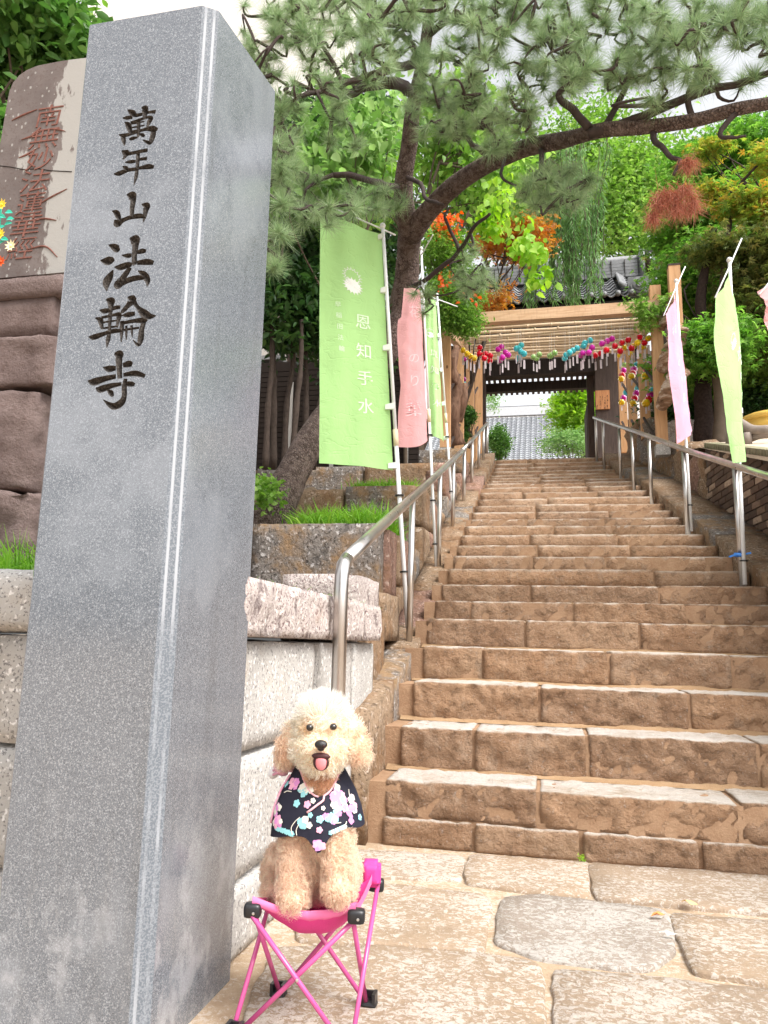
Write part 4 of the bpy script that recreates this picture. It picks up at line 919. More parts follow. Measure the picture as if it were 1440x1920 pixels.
M_print = plain('white_print', (.82, .84, .80), .7, .2, var=.03); M_printf = plain('faint_print', (.74, .88, .66), .7, .2, var=.05); M_printp = plain('faint_pink_print', (.82, .50, .52), .7, .2, var=.05)
M_pole = plain('white_pole', (.78, .78, .78), .35, .5, var=.04); M_coupler = plain('cream_coupler', (.72, .62, .42), .5); M_tie = plain('black_tie', (.015, .015, .015), .5); M_blue = plain('blue_tie', (.06, .25, .72), .5)
def bil(Cn, u, v):
    a, b, c, d = Cn   # free top, pole top, free bottom, pole bottom
    return (a * (1 - u) + b * u) * (1 - v) + (c * (1 - u) + d * u) * v
def nobori(label, pole, ycoord, corners, cloth_mat, seed, words, bulge, tabs, r=.0135, cross=None, ties=(), edge=None, logo=None, pm=None, cloth_first=False):
    p0 = np.array(ony(*pole[0], ycoord[0])); p1 = np.array(ony(*pole[1], ycoord[1]))
    n = thing('banner', label, 'banner', tuple(p1), 'banner poles beside the steps')
    L = np.linalg.norm(p1 - p0); dv = (p1 - p0) / L
    m = MB(); m.tube([p0, p0 + dv * L * .56], r * .85, 10); m.tube([p0 + dv * L * .55, p1], r, 10); m.build('pole', M_pole, n, True)
    MB().sphere(p0 - dv * .02, r * 1.5, 10, 6).build('finial', M_pole, n, True)
    MB().tube([p0 + dv * L * .52, p0 + dv * L * .56], r * 1.25, 10).build('coupler', M_coupler, n, True)
    Cn = [np.array(ony(c[0], c[1], c[2])) for c in corners]
    nrm = np.cross(Cn[1] - Cn[0], Cn[2] - Cn[0]); nrm /= np.linalg.norm(nrm)
    if nrm[1] > 0: nrm = -nrm
    def S(u, v):
        b = Cn; q = bil(b, u, v)
        if edge: du, dz = edge(u, v); q = q + (Cn[1] - Cn[0]) * du + np.array([0, 0, dz])
        off = bulge * math.sin(PI * u) * (.5 + .5 * v) + .012 * (1 - u * .7) * math.sin(9 * v + 3 * u + seed) + .010 * fbm((u * 2, v * 4, seed), 1.3) + .006 * math.sin(14 * u + 5 * v + seed)
        return q + nrm * off
    m = MB(); m.grid(np.array([[S(u, v) for u in np.linspace(0, 1, 19)] for v in np.linspace(0, 1, 49)])); cl = m.build('cloth', cloth_mat, n, True)
    for tv in tabs:
        a = S(.93, tv); q = p0 + dv * np.dot(a - p0, dv); tt = MB(); off = nrm * .012
        tt.add([a + off + (0, 0, .018), q + off * 1.4 + (0, 0, .024), q + off * 1.4 - (0, 0, .024), a + off - (0, 0, .018), a - off + (0, 0, .018), q - off * 1.4 + (0, 0, .024), q - off * 1.4 - (0, 0, .024), a - off - (0, 0, .018)],
               [(0, 1, 2, 3), (7, 6, 5, 4), (0, 4, 5, 1), (3, 2, 6, 7), (1, 5, 6, 2), (0, 3, 7, 4)]); tt.build('tab', M_print, n)
    if cross: MB().tube([np.array(ony(*c)) for c in cross], .006, 6).build('crossbar', M_pole, n, True)
    for tv in ties: MB().tube([p0 + dv * L * (tv - .0018), p0 + dv * L * (tv + .0018)], r * 2.0, 12).build('cable_tie', M_tie, n, True)
    H = np.linalg.norm(Cn[3] - Cn[1]); W = np.linalg.norm(Cn[1] - Cn[0])
    if words:
        for (chx, cu_, cv_, sz) in words:
            V, F = text_mesh(chx, 1.0); wmb = MB()
            wmb.add([S(cu_ + q[0] * sz / W, cv_ - q[1] * sz / H) + nrm * .003 for q in V], F)
            wmb.build('printed_character', pm or M_printf, cl)
    if logo:
        cu_, cv_, sz = logo; lg = MB()
        for solid, (ox, oy) in ((True, (0, 0)), (False, (-.05, -1.15))):
            N = 16; V = []; F = []
            for i in range(N * 4):
                a = 2 * PI * i / (N * 4); rr = [1.0, .80, .74, .70][i % 4]; a2 = a + .16 * (rr - .8); x, y = rr * math.cos(a2) * 1.25, rr * math.sin(a2); x, y = x * .96 - y * .28, x * .28 + y * .96
                V.append((x + ox, y + oy)); 
                V.append(((x * .0 if solid else x * .86) + ox, (y * .0 if solid else y * .86) + oy))
            k2 = len(V); F = [(i, i + 1, (i + 3) % k2, (i + 2) % k2) for i in range(0, k2, 2)]
            lg.add([S(cu_ + q[0] * sz / W, cv_ + q[1] * sz / H) + nrm * .003 for q in V], F)
        lg.build('printed_crest', M_print, cl)
    return n
main4 = lambda u, vs_, sz: [(c, u, v, sz) for c, v in zip('恩知手水', vs_)]
big_corners = [(600, 402, 5.25), (716, 440, 5.45), (599, 868, 5.28), (737, 882, 5.5)]
def fv(y): return (y - 425) / (875 - 425)
nobori('large lime green banner with a white crest, nearest on the left of the steps', ((718, 428), (765, 1187)), (5.42, 5.53), big_corners, M_green, 1.0,
       [(c, .64, fv(y), .118) for c, y in zip('恩知手水', (612, 667, 718, 769))] + [(c, .27 + .01 * k, fv(588 + 20.5 * k), .045) for k, c in enumerate('早稲田法輪')], .03, (.02, .255, .50, .745, .985), .0155,
       cross=((742, 441, 5.45), (718, 430, 5.43), (611, 384, 5.2)), ties=(.68, .86), logo=(.50, fv(546), .066))
nobori('rose pink banner blown out in front of the pine trunk, second on the left', ((790, 470), (818, 1065)), (6.85, 6.9), [(757, 540, 6.7), (789, 545, 6.86), (745, 838, 6.6), (801, 826, 6.88)], M_pink, 3.0,
       [('花', .50, .16, .12), ('の', .48, .46, .10), ('り', .47, .60, .11), ('葉', .46, .78, .13)], .06, (.03,), .013, cross=((789, 480, 6.85), (812, 440, 6.6)), ties=(.60, .80, .93),
       edge=lambda u, v: ((1 - u) * (.20 * math.sin(PI * min(1, v * 1.6)) * (1 if v < .62 else 1) * -1 if v > .2 else 0), -.04 * math.sin(PI * u) * v), pm=M_printp)
nobori('narrow lime green banner beside the left front cedar post, third on the left', ((820, 556), (851, 990)), (8.05, 8.1), [(796, 560, 7.98), (817, 566, 8.05), (803, 818, 8.0), (833, 828, 8.1)], M_green, 5.0,
       [(c, .55, v, .085) for c, v in zip('恩知手水', (.40, .52, .64, .76))], .05, (.02, .25, .5, .74, .98), .012, cross=((822, 566, 8.05), (796, 552, 7.98), (858, 575, 8.2)), ties=(.62, .85), logo=(.3, .27, .035))
nobori('pale pink banner hanging by the right handrail in front of the cedar posts', ((1268, 530), (1297, 996)), (7.66, 7.74), [(1246, 590, 7.45), (1266, 548, 7.66), (1270, 832, 7.45), (1297, 808, 7.74)], M_palepink, 7.0,
       [('花', .4, .2, .09), ('の', .42, .45, .08), ('り', .42, .58, .08), ('葉', .42, .72, .10)], .05, (.62,), .0125, cross=((1267, 540, 7.66), (1244, 592, 7.44), (1285, 500, 7.8)), ties=(.62, .90), pm=plain('pale_print', (.88, .62, .72), .7))
nobori('lime green banner gathered to a point at its foot beside the brick wall', ((1368, 492), (1397, 1096)), (6.1, 6.24), [(1341, 560, 5.85), (1366, 510, 6.1), (1376, 868, 6.0), (1383, 868, 6.2)], M_green, 9.0,
       [(c, .62, v, .09) for c, v in zip('恩知手', (.46, .58, .69))], .06, (.56, .78), .0145, cross=((1341, 558, 5.84), (1367, 502, 6.1), (1391, 447, 6.35)), ties=(.65, .93), logo=(.45, .36, .045),
       edge=lambda u, v: ((u - .30) * .85 * math.sin(PI * min(1, v * 1.05)), 0))
nobori('pink banner with only its left edge in view at the far right', ((1475, 470), (1500, 1200)), (5.2, 5.28), [(1427, 545, 4.95), (1474, 500, 5.2), (1438, 620, 5.0), (1500, 800, 5.25)], M_pink, 11.0, [], .05, (.3,), .014, cross=((1424, 552, 4.94), (1474, 492, 5.2)), ties=(.6,))
bt = thing('blue_tie', 'bright blue cable tie around the foot of the right handrail post', 'cable tie', tuple(ony(1385, 1041, 6.24)))
c = np.array(ony(1386, 1041, 6.26)); MB().lathe([(.034, -.012), (.037, -.012), (.037, .012), (.034, .012), (.034, -.012)], c, 16, (.15, 0, 1)).build('band', M_blue, bt, True)
MB().beam(c + (-.03, -.03, 0), c + (-.075, -.04, -.015), .02, .012).build('tail', M_blue, bt); MB().beam(c + (.03, -.02, .004), c + (.075, -.03, .014), .02, .012).build('tail', M_blue, bt)
# logs and driftwood hung beside the frame
t = NT('peeled_log'); w = t.noise(3, 4); b = t.noise(9, 4, .6, (3, 1, 1)); 
M_log = t.done(t.ramp(t.noise(7, 4, .6, (.5, .5, 2.4)), [(.3, C4(.10, .055, .035)), (.5, C4(.32, .20, .13)), (.62, C4(.62, .52, .45)), (.75, C4(.20, .11, .07))]), .8, t.bump(b, .6, .03), .2)
for j, (lab, P, R_) in enumerate([('banded log slanting up behind the pale pink banner, upper of two', [(1243, 690, 10.35), (1256, 668, 10.1), (1268, 640, 9.9), (1278, 612, 9.8)], [.085, .11, .11, .09]),
                                  ('banded log slanting up behind the pale pink banner, lower of two', [(1240, 762, 10.3), (1254, 738, 10.05), (1267, 712, 9.85), (1280, 690, 9.75)], [.07, .105, .11, .10]),
                                  ('thin pale log near the top of the outer cedar post on the right', [(1240, 615, 10.4), (1252, 590, 10.2), (1262, 560, 10.1)], [.05, .06, .06])]):
    q = [ony(*p) for p in P]; o = thing('log', lab, 'log', tuple(q[0])); C_ = catmull(q, 5); rr = np.interp(np.linspace(0, 1, len(C_)), np.linspace(0, 1, len(R_)), R_)
    MB().tube(C_, rr * (1 + .12 * np.sin(np.arange(len(C_)) * 1.9)), 12).build('trunk', M_log, o, True)
    m = MB()
    for k in range(2, len(C_) - 1, 4): m.tube([C_[k], C_[k] + (C_[k + 1] - C_[k]) * .5], rr[k] * 1.13, 12)
    m.build('bark_ring', M_log, o, True)
M_drift = wood('brown_driftwood', (.10, .05, .03), (.26, .15, .10), .8, 5, (3, 3, .8), .6, .8)
dw = thing('driftwood', 'twisted brown driftwood standing between the left cedar posts', 'driftwood', tuple(ony(856, 830, 11.2)))
for P, R_ in (([(858, 835, 11.2), (850, 780, 11.1), (858, 735, 11.2), (848, 690, 11.1), (856, 650, 11.2)], [.16, .13, .15, .11, .07]), ([(858, 790, 11.2), (868, 760, 11.15), (872, 720, 11.2)], [.10, .09, .05]), ([(850, 720, 11.1), (845, 700, 11), (850, 668, 10.9)], [.10, .09, .05])):
    C_ = catmull([ony(*p) for p in P], 6); rr = np.interp(np.linspace(0, 1, len(C_)), np.linspace(0, 1, len(R_)), R_)
    MB().tube(C_, .72 * rr * (1 + .35 * np.array([fbm(p, 5) for p in C_])), 10).build('limb', M_drift, dw, True)
# ------------------------------------------------------------------ pink camp stool
M_stoolpink = plain('pink_seat_fabric', (.72, .055, .28), .6, .3, var=.1, vs_=30, bump=.25)
M_hem = plain('pale_pink_hem', (.78, .17, .36), .6, .3, bump=.3, vs_=60)
M_tube = plain('pink_lacquered_tube', (.56, .085, .26), .22, .6, var=.05)
M_blackp = plain('black_plastic', (.014, .014, .016), .35, .5)
M_rivet = plain('rivet_steel', (.7, .7, .7), .3, .5, 1.0)
TOP = dict(FL=np.array(onz(474, 1686, .305)), FR=np.array(onz(668, 1697, .305)), RR=np.array(onz(706, 1624, .325)), RL=np.array([-.705, 2.165, .318]))
BOT = dict(FL=np.array([-.712, 1.90, .012]), FR=np.array([-.452, 1.925, .012]), RR=np.array(onz(692, 1884, .012)), RL=np.array(onz(522, 1866, .012)))
stool = thing('camp_stool', 'pink folding camp stool with crossed tube legs and black corner caps', 'stool', tuple((BOT['FL'] + BOT['RR']) / 2 * np.array([1, 1, 0])))
def seat(s, t_, off=0.0):
    a = TOP['FL'] * (1 - s) * (1 - t_) + TOP['FR'] * s * (1 - t_) + TOP['RL'] * (1 - s) * t_ + TOP['RR'] * s * t_
    es, et = 1 - (2 * s - 1) ** 2, 1 - (2 * t_ - 1) ** 2
    sag = .030 * es + .036 * et + .022 * es * et; pin = .020 * (es * (1 - 2 * abs(t_ - .5) * 0) * 0)
    c = sum(TOP.values()) / 4; q = a + (c - a) * (.10 * es * (1 - et) + .10 * et * (1 - es))
    q[2] -= sag + off; q[2] += .0022 * fbm((s * 9, t_ * 9, 2), 1.0) ; return q
g1 = np.array([[seat(s, t_) for s in np.linspace(0, 1, 25)] for t_ in np.linspace(0, 1, 25)]); m = MB(); m.grid(g1); m.build('seat', M_stoolpink, stool, True)
m = MB()
for P in ([seat(s, 0) for s in np.linspace(0, 1, 21)], [seat(s, 1) for s in np.linspace(0, 1, 21)], [seat(0, t_) for t_ in np.linspace(0, 1, 21)], [seat(1, t_) for t_ in np.linspace(0, 1, 21)]):
    P = np.array(P); m.grid(np.array([[p + (0, 0, .007), p + (0, -.004, .002), p + (0, -.004, -.010), p + (0, .003, -.014 - .003 * fbm(p, 40))] for p in P]))
m.build('hem', M_hem, stool, True)
m = MB(); m.grid(np.array([[seat(s, t_, .010 + .012 * (1 - (2 * s - 1) ** 2) * (1 - (2 * t_ - 1) ** 2) + .004 * fbm((s * 7, t_ * 7, 5), 1)) for s in np.linspace(.03, .97, 17)] for t_ in np.linspace(.01, .97, 17)])); m.build('under_pocket', M_stoolpink, stool, True)
for kx in TOP:
    c = TOP[kx]; rot = Matrix.Rotation(.16, 3, 'Z')
    q = MB(); q.add(*stone_vf((0, 0, 0), (.040, .034, .032), seg=(4, 4, 4), amp=0, bev=.004)); q.v[0] = q.v[0] @ np.array(rot).T + c + (0, .004, -.024)
    if kx[0] == 'R':
        q.v[0][:, 2] -= .022; pk = MB(); c2 = c + (-.012 if kx == 'RR' else .012, -.012, -.014); pk.add(*stone_vf(c2, (.052, .05, .062), seg=(6, 6, 6), amp=.001, bev=.016, rot=.16)); pk.build('corner_pocket', M_stoolpink, stool, True)
    cap = q.build('corner_cap', M_blackp, stool, True)
    MB().lathe([(0, 0), (.0035, 0), (.003, .002), (0, .0025)], c + (.008, -.0145, -.026), 10, (.15, -1, 0)).build('rivet', M_rivet, cap)
def leg(a, b, dy=(0, 0, 0)):
    p, q = TOP[a] + (0, 0, -.03) + np.array(dy), BOT[b] + np.array(dy); MB().tube([p, q], .0058, 12).build('leg', M_tube, stool, True)
for a, b, o in (('FL', 'FR', (0, -.007, 0)), ('FR', 'FL', (0, .007, 0)), ('FR', 'RR', (-.007, 0, 0)), ('RR', 'FR', (.007, 0, 0)), ('RR', 'RL', (0, .006, 0)), ('RL', 'RR', (0, -.006, 0)), ('RL', 'FL', (-.006, 0, 0)), ('FL', 'RL', (.006, 0, 0))): leg(a, b, o)
x = (TOP['FL'] + BOT['FR']) / 2 + (0, -.012, -.012); MB().lathe([(0, 0), (.004, 0), (.0035, .003), (0, .004)], x, 10, (0, -1, 0)).build('pivot_rivet', M_rivet, stool)
for kx in BOT:
    q = MB(); c = BOT[kx] + (0, 0, .004); q.add(*stone_vf(c, (.042, .036, .016), seg=(4, 4, 2), amp=0, bev=.004)); q.box(c + (-.014, 0, .014), (.008, .034, .024)); q.box(c + (.014, 0, .014), (.008, .034, .024)); q.box(c + (0, .012, .014), (.03, .006, .022)); q.build('foot', M_blackp, stool)

# ------------------------------------------------------------------ the dog
DY = 1.95
def DP(u, v, dy=0.0): return np.array(ony(u, v, DY + dy))
M_coat = plain('apricot_undercoat', (.84, .64, .48), .9, .1)
dog = thing('dog', 'fluffy cream and apricot toy poodle in a dark flowered kimono sitting on the pink stool', 'dog', tuple(DP(595, 1690)))
bm_d = MB()
def ell(u, v, dy, r, rot=None): bm_d.sphere(DP(u, v, dy), r, 20, 14, rot)
ell(605, 1366, .01, (.062, .060, .060)); ell(605, 1346, .01, (.056, .056, .046)); ell(602, 1402, -.030, (.046, .050, .036)); ell(602, 1424, -.018, (.045, .046, .030)); ell(602, 1440, -.008, (.034, .036, .016))
ell(575, 1402, -.008, (.034, .04, .036)); ell(632, 1402, -.008, (.034, .04, .036))
ell(600, 1460, .03, (.052, .052, .055)); ell(598, 1500, .04, (.066, .062, .06)); ell(598, 1545, .06, (.078, .075, .075)); ell(596, 1600, .11, (.080, .10, .085)); ell(596, 1640, .13, (.085, .085, .05))
ell(522, 1625, .13, (.032, .06, .052)); ell(514, 1662, .09, (.022, .050, .022)); ell(650, 1632, .15, (.026, .055, .046))
for (u0, u1, v1) in ((555, 550, 1684), (633, 637, 1668)):
    for k in range(7):
        f = k / 6; ell(u0 + (u1 - u0) * f, 1545 + (v1 - 1545) * f, .02 - .02 * f, (.034 - .002 * f, .036, .03))
    ell(u1, v1 - 6, -.008, (.032, .036, .020))
ell(550, 1376, .018, (.017, .026, .030)); ell(540, 1400, .016, (.018, .026, .030)); ell(534, 1420, .016, (.017, .024, .020)); ell(660, 1372, .018, (.017, .026, .030)); ell(671, 1396, .016, (.018, .026, .030)); ell(677, 1416, .016, (.017, .024, .020))
bo = bm_d.build('body', M_coat, dog, True)
md = bo.modifiers.new('remesh', 'REMESH'); md.mode = 'VOXEL'; md.voxel_size = .0055; md.use_smooth_shade = True
m2 = bo.modifiers.new('smooth', 'SMOOTH'); m2.iterations = 10; m2.factor = .5
bpy.context.view_layer.update()
me = bpy.data.meshes.new_from_object(bo.evaluated_get(bpy.context.evaluated_depsgraph_get())); bo.modifiers.clear(); bo.data = me
# kimono: a cape lofted round the chest
GC = DP(598, 1510, .045)
FV = np.array([.27, -.96, 0]); FV /= np.linalg.norm(FV); RV = np.array([-FV[1], FV[0], 0])
def px_z(v): return DP(598, v, -.03)[2]
GZ = [(px_z(1446), .060, .052), (px_z(1466), .074, .066), (px_z(1490), .090, .080), (px_z(1520), .102, .094), (px_z(1550), .110, .102), (px_z(1585), .113, .104), (px_z(1620), .114, .104)]
gz_k = [g[0] for g in GZ][::-1]; gs_k = [g[1] for g in GZ][::-1]; gf_k = [g[2] for g in GZ][::-1]
def G(th, z, off=0.0):   # th = 0 straight ahead, positive to the picture's right
    s, f = np.interp(z, gz_k, gs_k), np.interp(z, gz_k, gf_k)
    w = 1 + .028 * math.sin(5 * th + 1.2) * min(1, max(0, (GZ[0][0] - z) / .08)) + .05 * (math.exp(-((abs(th) - .95) / .4) ** 2)) * min(1, max(0, (GZ[1][0] - z) / .06))
    return GC * np.array([1, 1, 0]) + RV * math.sin(th) * (s * w + off) + FV * math.cos(th) * (f * w * (.9 if math.cos(th) > 0 else 1.15) + off) + np.array([0, 0, z])
def ztop(th): return GZ[0][0] - .058 * math.exp(-(th / .60) ** 2) + .012 * (1 - math.cos(th)) / 2
def zhem(th):
    a = (th + PI) % (2 * PI) - PI
    return px_z(1566) - .036 * math.exp(-((a - .02) / .17) ** 2) + .014 * math.exp(-((a - .62) / .28) ** 2) * .6 + .012 * math.exp(-((a + .55) / .25) ** 2) * .3 + (.012 * a if abs(a) < 1.6 else .018 * np.sign(a)) 
TH = np.linspace(-PI, PI, 97)
t = NT('navy_kimono_cloth'); wv = t.noise(30, 3)
M_kim = t.done(t.mix(wv, C4(.012, .012, .022), C4(.028, .028, .045)), .75, t.bump(t.noise(24, 4, .5, dist=1.0), .25, .006), .2)
m = MB(); m.grid(np.array([[G(th, ztop(th) + (zhem(th) - ztop(th)) * k / 14) for k in range(15)] for th in TH])); kim = m.build('kimono', M_kim, dog, True)
m = MB(); m.grid(np.array([[G(th, ztop(th) + (zhem(th) - ztop(th)) * k / 6, -.006) for k in range(7)] for th in TH])); m.build('lining', M_kim, kim, True)
def on_g(u, v, off=.002):
    z = px_z(v)
    for _ in range(4):
        s = np.interp(z, gz_k, gs_k); p = DP(u, v, -.04); lat = np.dot(p - GC, RV); th = math.asin(max(-.97, min(.97, lat / (s * 1.02))))
        q = G(th, z); z = DP(u, v, q[1] - DY)[2]
    return th, z
def pr(u, v, off): th, z = on_g(u, v); return G(th, z, off)
cols = dict(pink=plain('print_pink', (.66, .26, .55), .7), rose=plain('print_rose', (.78, .38, .52), .7), aqua=plain('print_aqua', (.28, .60, .64), .7), cream=plain('print_cream', (.72, .68, .60), .7))
flw = {k: MB() for k in cols}
def flower(kx, u, v, r, n=5, rot=0.0, off=.0022):
    th0, z0 = on_g(u, v); pts = []; N = n * 6; s = float(np.interp(z0, gz_k, gs_k)); rr = r / 767.0
    for i in range(N):
        a = 2 * PI * i / N; q = rr * (.72 + .28 * abs(math.cos(n * a / 2 + rot))); pts.append(G(th0 + q * math.cos(a) / s, z0 + q * math.sin(a), off))
    flw[kx].add([G(th0, z0, off + .0003)] + pts, [(0, 1 + i, 1 + (i + 1) % N) for i in range(N)])
rf = random.Random(5)
def cluster(u, v, ru, rv, n, kinds, r0=6.3):
    for i in range(n):
        a = rf.uniform(0, 2 * PI); d = math.sqrt(rf.random()); flower(rf.choice(kinds), u + ru * d * math.cos(a), v + rv * d * math.sin(a), r0 * rf.uniform(.7, 1.15), 4 if rf.random() < .5 else 5, rf.uniform(0, 3), .0018 + .0012 * rf.random())
cluster(524, 1515, 9, 36, 30, ['pink', 'rose', 'pink', 'cream']); cluster(636, 1500, 15, 26, 34, ['pink', 'pink', 'rose', 'cream', 'aqua']); cluster(622, 1533, 13, 9, 14, ['aqua', 'cream', 'pink']); cluster(659, 1515, 8, 24, 18, ['pink', 'cream', 'rose']); cluster(573, 1482, 11, 10, 14, ['aqua', 'aqua', 'cream']); cluster(551, 1468, 6, 9, 8, ['pink', 'rose'])
cluster(597, 1583, 8, 7, 12, ['rose', 'pink']); cluster(568, 1542, 7, 13, 9, ['aqua', 'cream'])
for kx, u, v, r in (('aqua', 556, 1506, 7), ('rose', 576, 1508, 7), ('aqua', 600, 1536, 7), ('rose', 599, 1556, 6), ('cream', 587, 1501, 5), ('aqua', 674, 1532, 6), ('cream', 580, 1547, 6), ('aqua', 538, 1470, 6), ('cream', 606, 1515, 4), ('aqua', 582, 1528, 5)): flower(kx, u, v, r)
for i in range(9): flower('aqua', 522 + i * 3.2, 1552 + i * 1.4 + (i % 2), 5)
for i in range(8): flower('cream' if i % 2 else 'aqua', 620 + i * 4, 1561 - i * 1.6, 4.5)
for P in ([(548, 1565), (546, 1552), (553, 1540), (562, 1532)], [(556, 1566), (555, 1556), (560, 1545)], [(625, 1542), (632, 1543), (640, 1542)], [(643, 1555), (648, 1548), (651, 1540)], [(535, 1486), (540, 1483), (547, 1484)], [(655, 1480), (656, 1490), (661, 1500)]):
    C_ = catmull([pr(u, v, .0022) for u, v in P], 4); flw['cream'].tube(C_, .0011, 5)
for kx, b in flw.items():
    o = b.build('printed_flowers', cols[kx], kim); o['kind'] = 'stuff'; tag(o, f'{kx} flowers printed on the kimono')
M_pip = plain('pink_piping', (.78, .42, .47), .6); M_bow = plain('pink_bow_cloth', (.80, .38, .50), .6, vs_=40); M_boww = plain('white_bow_lining', (.82, .78, .78), .6)
L1 = [G(th, ztop(th), .001) for th in np.linspace(-1.5, -.02, 16)]
L2 = [G(th, ztop(th), .001) for th in np.linspace(1.35, .12, 14)]; L2 += [pr(u, v, .004) for u, v in ((606, 1500), (596, 1508), (586, 1516), (576, 1523))]
m = MB(); m.tube(L1, .0021, 7); m.tube(catmull(L2, 2), .0026, 7); m.build('piping', M_pip, kim, True)
m = MB(); m.tube(catmull([G(-1.35, px_z(v), .003) for v in (1462, 1490, 1520, 1555)], 4), .0028, 6); m.build('side_ribbon', M_bow, kim, True)
bw_ = MB(); qz = Matrix.Rotation(.5, 3, 'Y')
bw_.sphere(DP(527, 1442, .06), (.022, .014, .015), 14, 10, qz); bw_.sphere(DP(545, 1437, .055), (.016, .012, .014), 12, 8, qz); bw_.sphere(DP(551, 1432, .05), (.008, .009, .014), 10, 8)
for v in (-.006, .004): bw_.tube([DP(512, 1448, .052) + (0, 0, v), DP(530, 1440, .045) + (0, 0, v), DP(548, 1434, .05) + (0, 0, v)], .0035, 6)
bow = bw_.build('bow', M_bow, dog, True); MB().sphere(DP(514, 1448, .065), (.013, .016, .017), 12, 8, qz).build('bow_lining', M_boww, bow, True)
# face
M_eye = plain('dark_eye', (.012, .008, .006), .08, .8, var=0); M_nose = plain('black_nose', (.012, .010, .010), .3, .6, bump=.4, vs_=60); M_tongue = plain('pink_tongue', (.72, .23, .25), .35, .5); M_mouth = plain('dark_mouth', (.05, .012, .012), .6)
for u, v in ((581, 1364), (625, 1363)): MB().sphere(DP(u, v, -.0555), (.0088, .009, .0080), 16, 12).build('eye', M_eye, dog, True)
nm = MB(); nm.sphere(DP(602, 1396, -.094), (.0155, .012, .0105), 18, 12); nm.sphere(DP(602, 1402, -.091), (.009, .010, .008), 12, 8); nose = nm.build('nose', M_nose, dog, True)
for s in (-5, 5): MB().sphere(DP(602 + s, 1399, -.1035), (.0026, .002, .0018), 8, 6).build('nostril', M_mouth, nose, True)
mo_ = MB(); mo_.sphere(DP(602, 1418, -.087), (.0225, .010, .0080), 16, 10); mo_.sphere(DP(602, 1429, -.084), (.0195, .011, .0195), 16, 10); mo_.build('mouth', M_mouth, dog, True)
tg = MB(); tg.sphere(DP(602, 1430, -.090), (.0135, .0075, .0175), 16, 12); tg.box(DP(602, 1418, -.082), (.02, .008, .014)); tg.build('tongue', M_tongue, dog, True)
# fur: curly strands grown from the body
nv = len(me.vertices); Vt = np.zeros(nv * 3); me.vertices.foreach_get('co', Vt); Vt = Vt.reshape(-1, 3) + base_of(dog)
me.calc_loop_triangles(); tr_ = np.zeros(len(me.loop_triangles) * 3, int); me.loop_triangles.foreach_get('vertices', tr_); tr_ = tr_.reshape(-1, 3)
Pa, Pb, Pc = Vt[tr_[:, 0]], Vt[tr_[:, 1]], Vt[tr_[:, 2]]; cr_ = np.cross(Pb - Pa, Pc - Pa); ar = np.linalg.norm(cr_, axis=1); nrm_t = cr_ / (ar[:, None] + 1e-12)
NS = 46000; pick = rng.choice(len(ar), NS, p=ar / ar.sum()); u_, v_ = rng.random(NS), rng.random(NS); fl = u_ + v_ > 1; u_[fl], v_[fl] = 1 - u_[fl], 1 - v_[fl]
root = Pa[pick] + (Pb - Pa)[pick] * u_[:, None] + (Pc - Pa)[pick] * v_[:, None]; nr_f = nrm_t[pick]
def near(u, v, dy, r): return np.exp(-(((root - DP(u, v, dy)) / r) ** 2).sum(1))
zc = px_z(1452); rel = root - GC; th_ = np.arctan2(rel @ RV, rel @ FV)
ztopv = np.array([ztop(a) for a in th_]); zhemv = np.array([zhem(a) for a in th_])
keep = ~((root[:, 2] < ztopv + .004) & (root[:, 2] > zhemv + .006) & ~(root[:, 2] > px_z(1447)))
keep &= near(602, 1425, -.085, (.024, .02, .022)) < .42
keep &= near(602, 1398, -.095, (.014, .012, .011)) < .55
root, nr_f = root[keep], nr_f[keep]; NS = len(root)
isear = np.maximum(near(538, 1402, .014, (.026, .04, .048)), near(673, 1398, .014, (.026, .04, .048)))
ishead = (root[:, 2] > px_z(1452)).astype(float); top_ = np.clip((root[:, 2] - px_z(1362)) / .05, 0, 1) * ishead
muz = near(602, 1408, -.06, (.045, .04, .035)); eye_ = near(581, 1366, -.058, (.013, .02, .013)) + near(625, 1365, -.058, (.013, .02, .013)); brow = near(574, 1368, -.05, (.016, .02, .016)) + near(632, 1367, -.05, (.016, .02, .016))
neck = (1 - ishead) * (root[:, 2] > px_z(1520)); 
cream, white, apri, deep, orange = np.array([.95, .86, .73]), np.array([.95, .91, .84]), np.array([.92, .70, .555]), np.array([.66, .37, .20]), np.array([.86, .58, .31])
colr = np.where(ishead[:, None] > 0, cream, apri); mixc = lambda a, c, f: a * (1 - f[:, None]) + c * f[:, None]
colr = mixc(colr, white, np.clip(top_ * 1.0 + .0, 0, 1)); colr = mixc(colr, np.array([.86, .62, .46]), np.clip(isear * 1.3, 0, .85)); colr = mixc(colr, cream * np.array([1.05, 1, .92]), np.clip(muz, 0, .8))
colr = mixc(colr, orange, np.clip(brow * .75, 0, .7)); colr = mixc(colr, deep, neck * .75); bridge = near(602, 1388, -.08, (.012, .03, .014)); colr = mixc(colr, orange, np.clip(bridge * .6, 0, .5))
colr = np.clip(colr * (1 + .16 * rng.standard_normal((NS, 1))), .05, .95)
ln = np.where(ishead > 0, .016, .0150) + .010 * top_ + .006 * isear - .011 * np.clip(muz, 0, 1) - .013 * np.clip(eye_, 0, 1) - .004 * neck; ln = np.clip(ln, .004, .05) * (.7 + .6 * rng.random(NS))
curl = np.where(ishead > 0, .5 * (1 - top_) + .25, 1.15) + .5 * isear - .3 * np.clip(muz, 0, 1); curl = np.clip(curl, .05, 1.3)
K = 8; tt_ = np.linspace(0, 1, K)
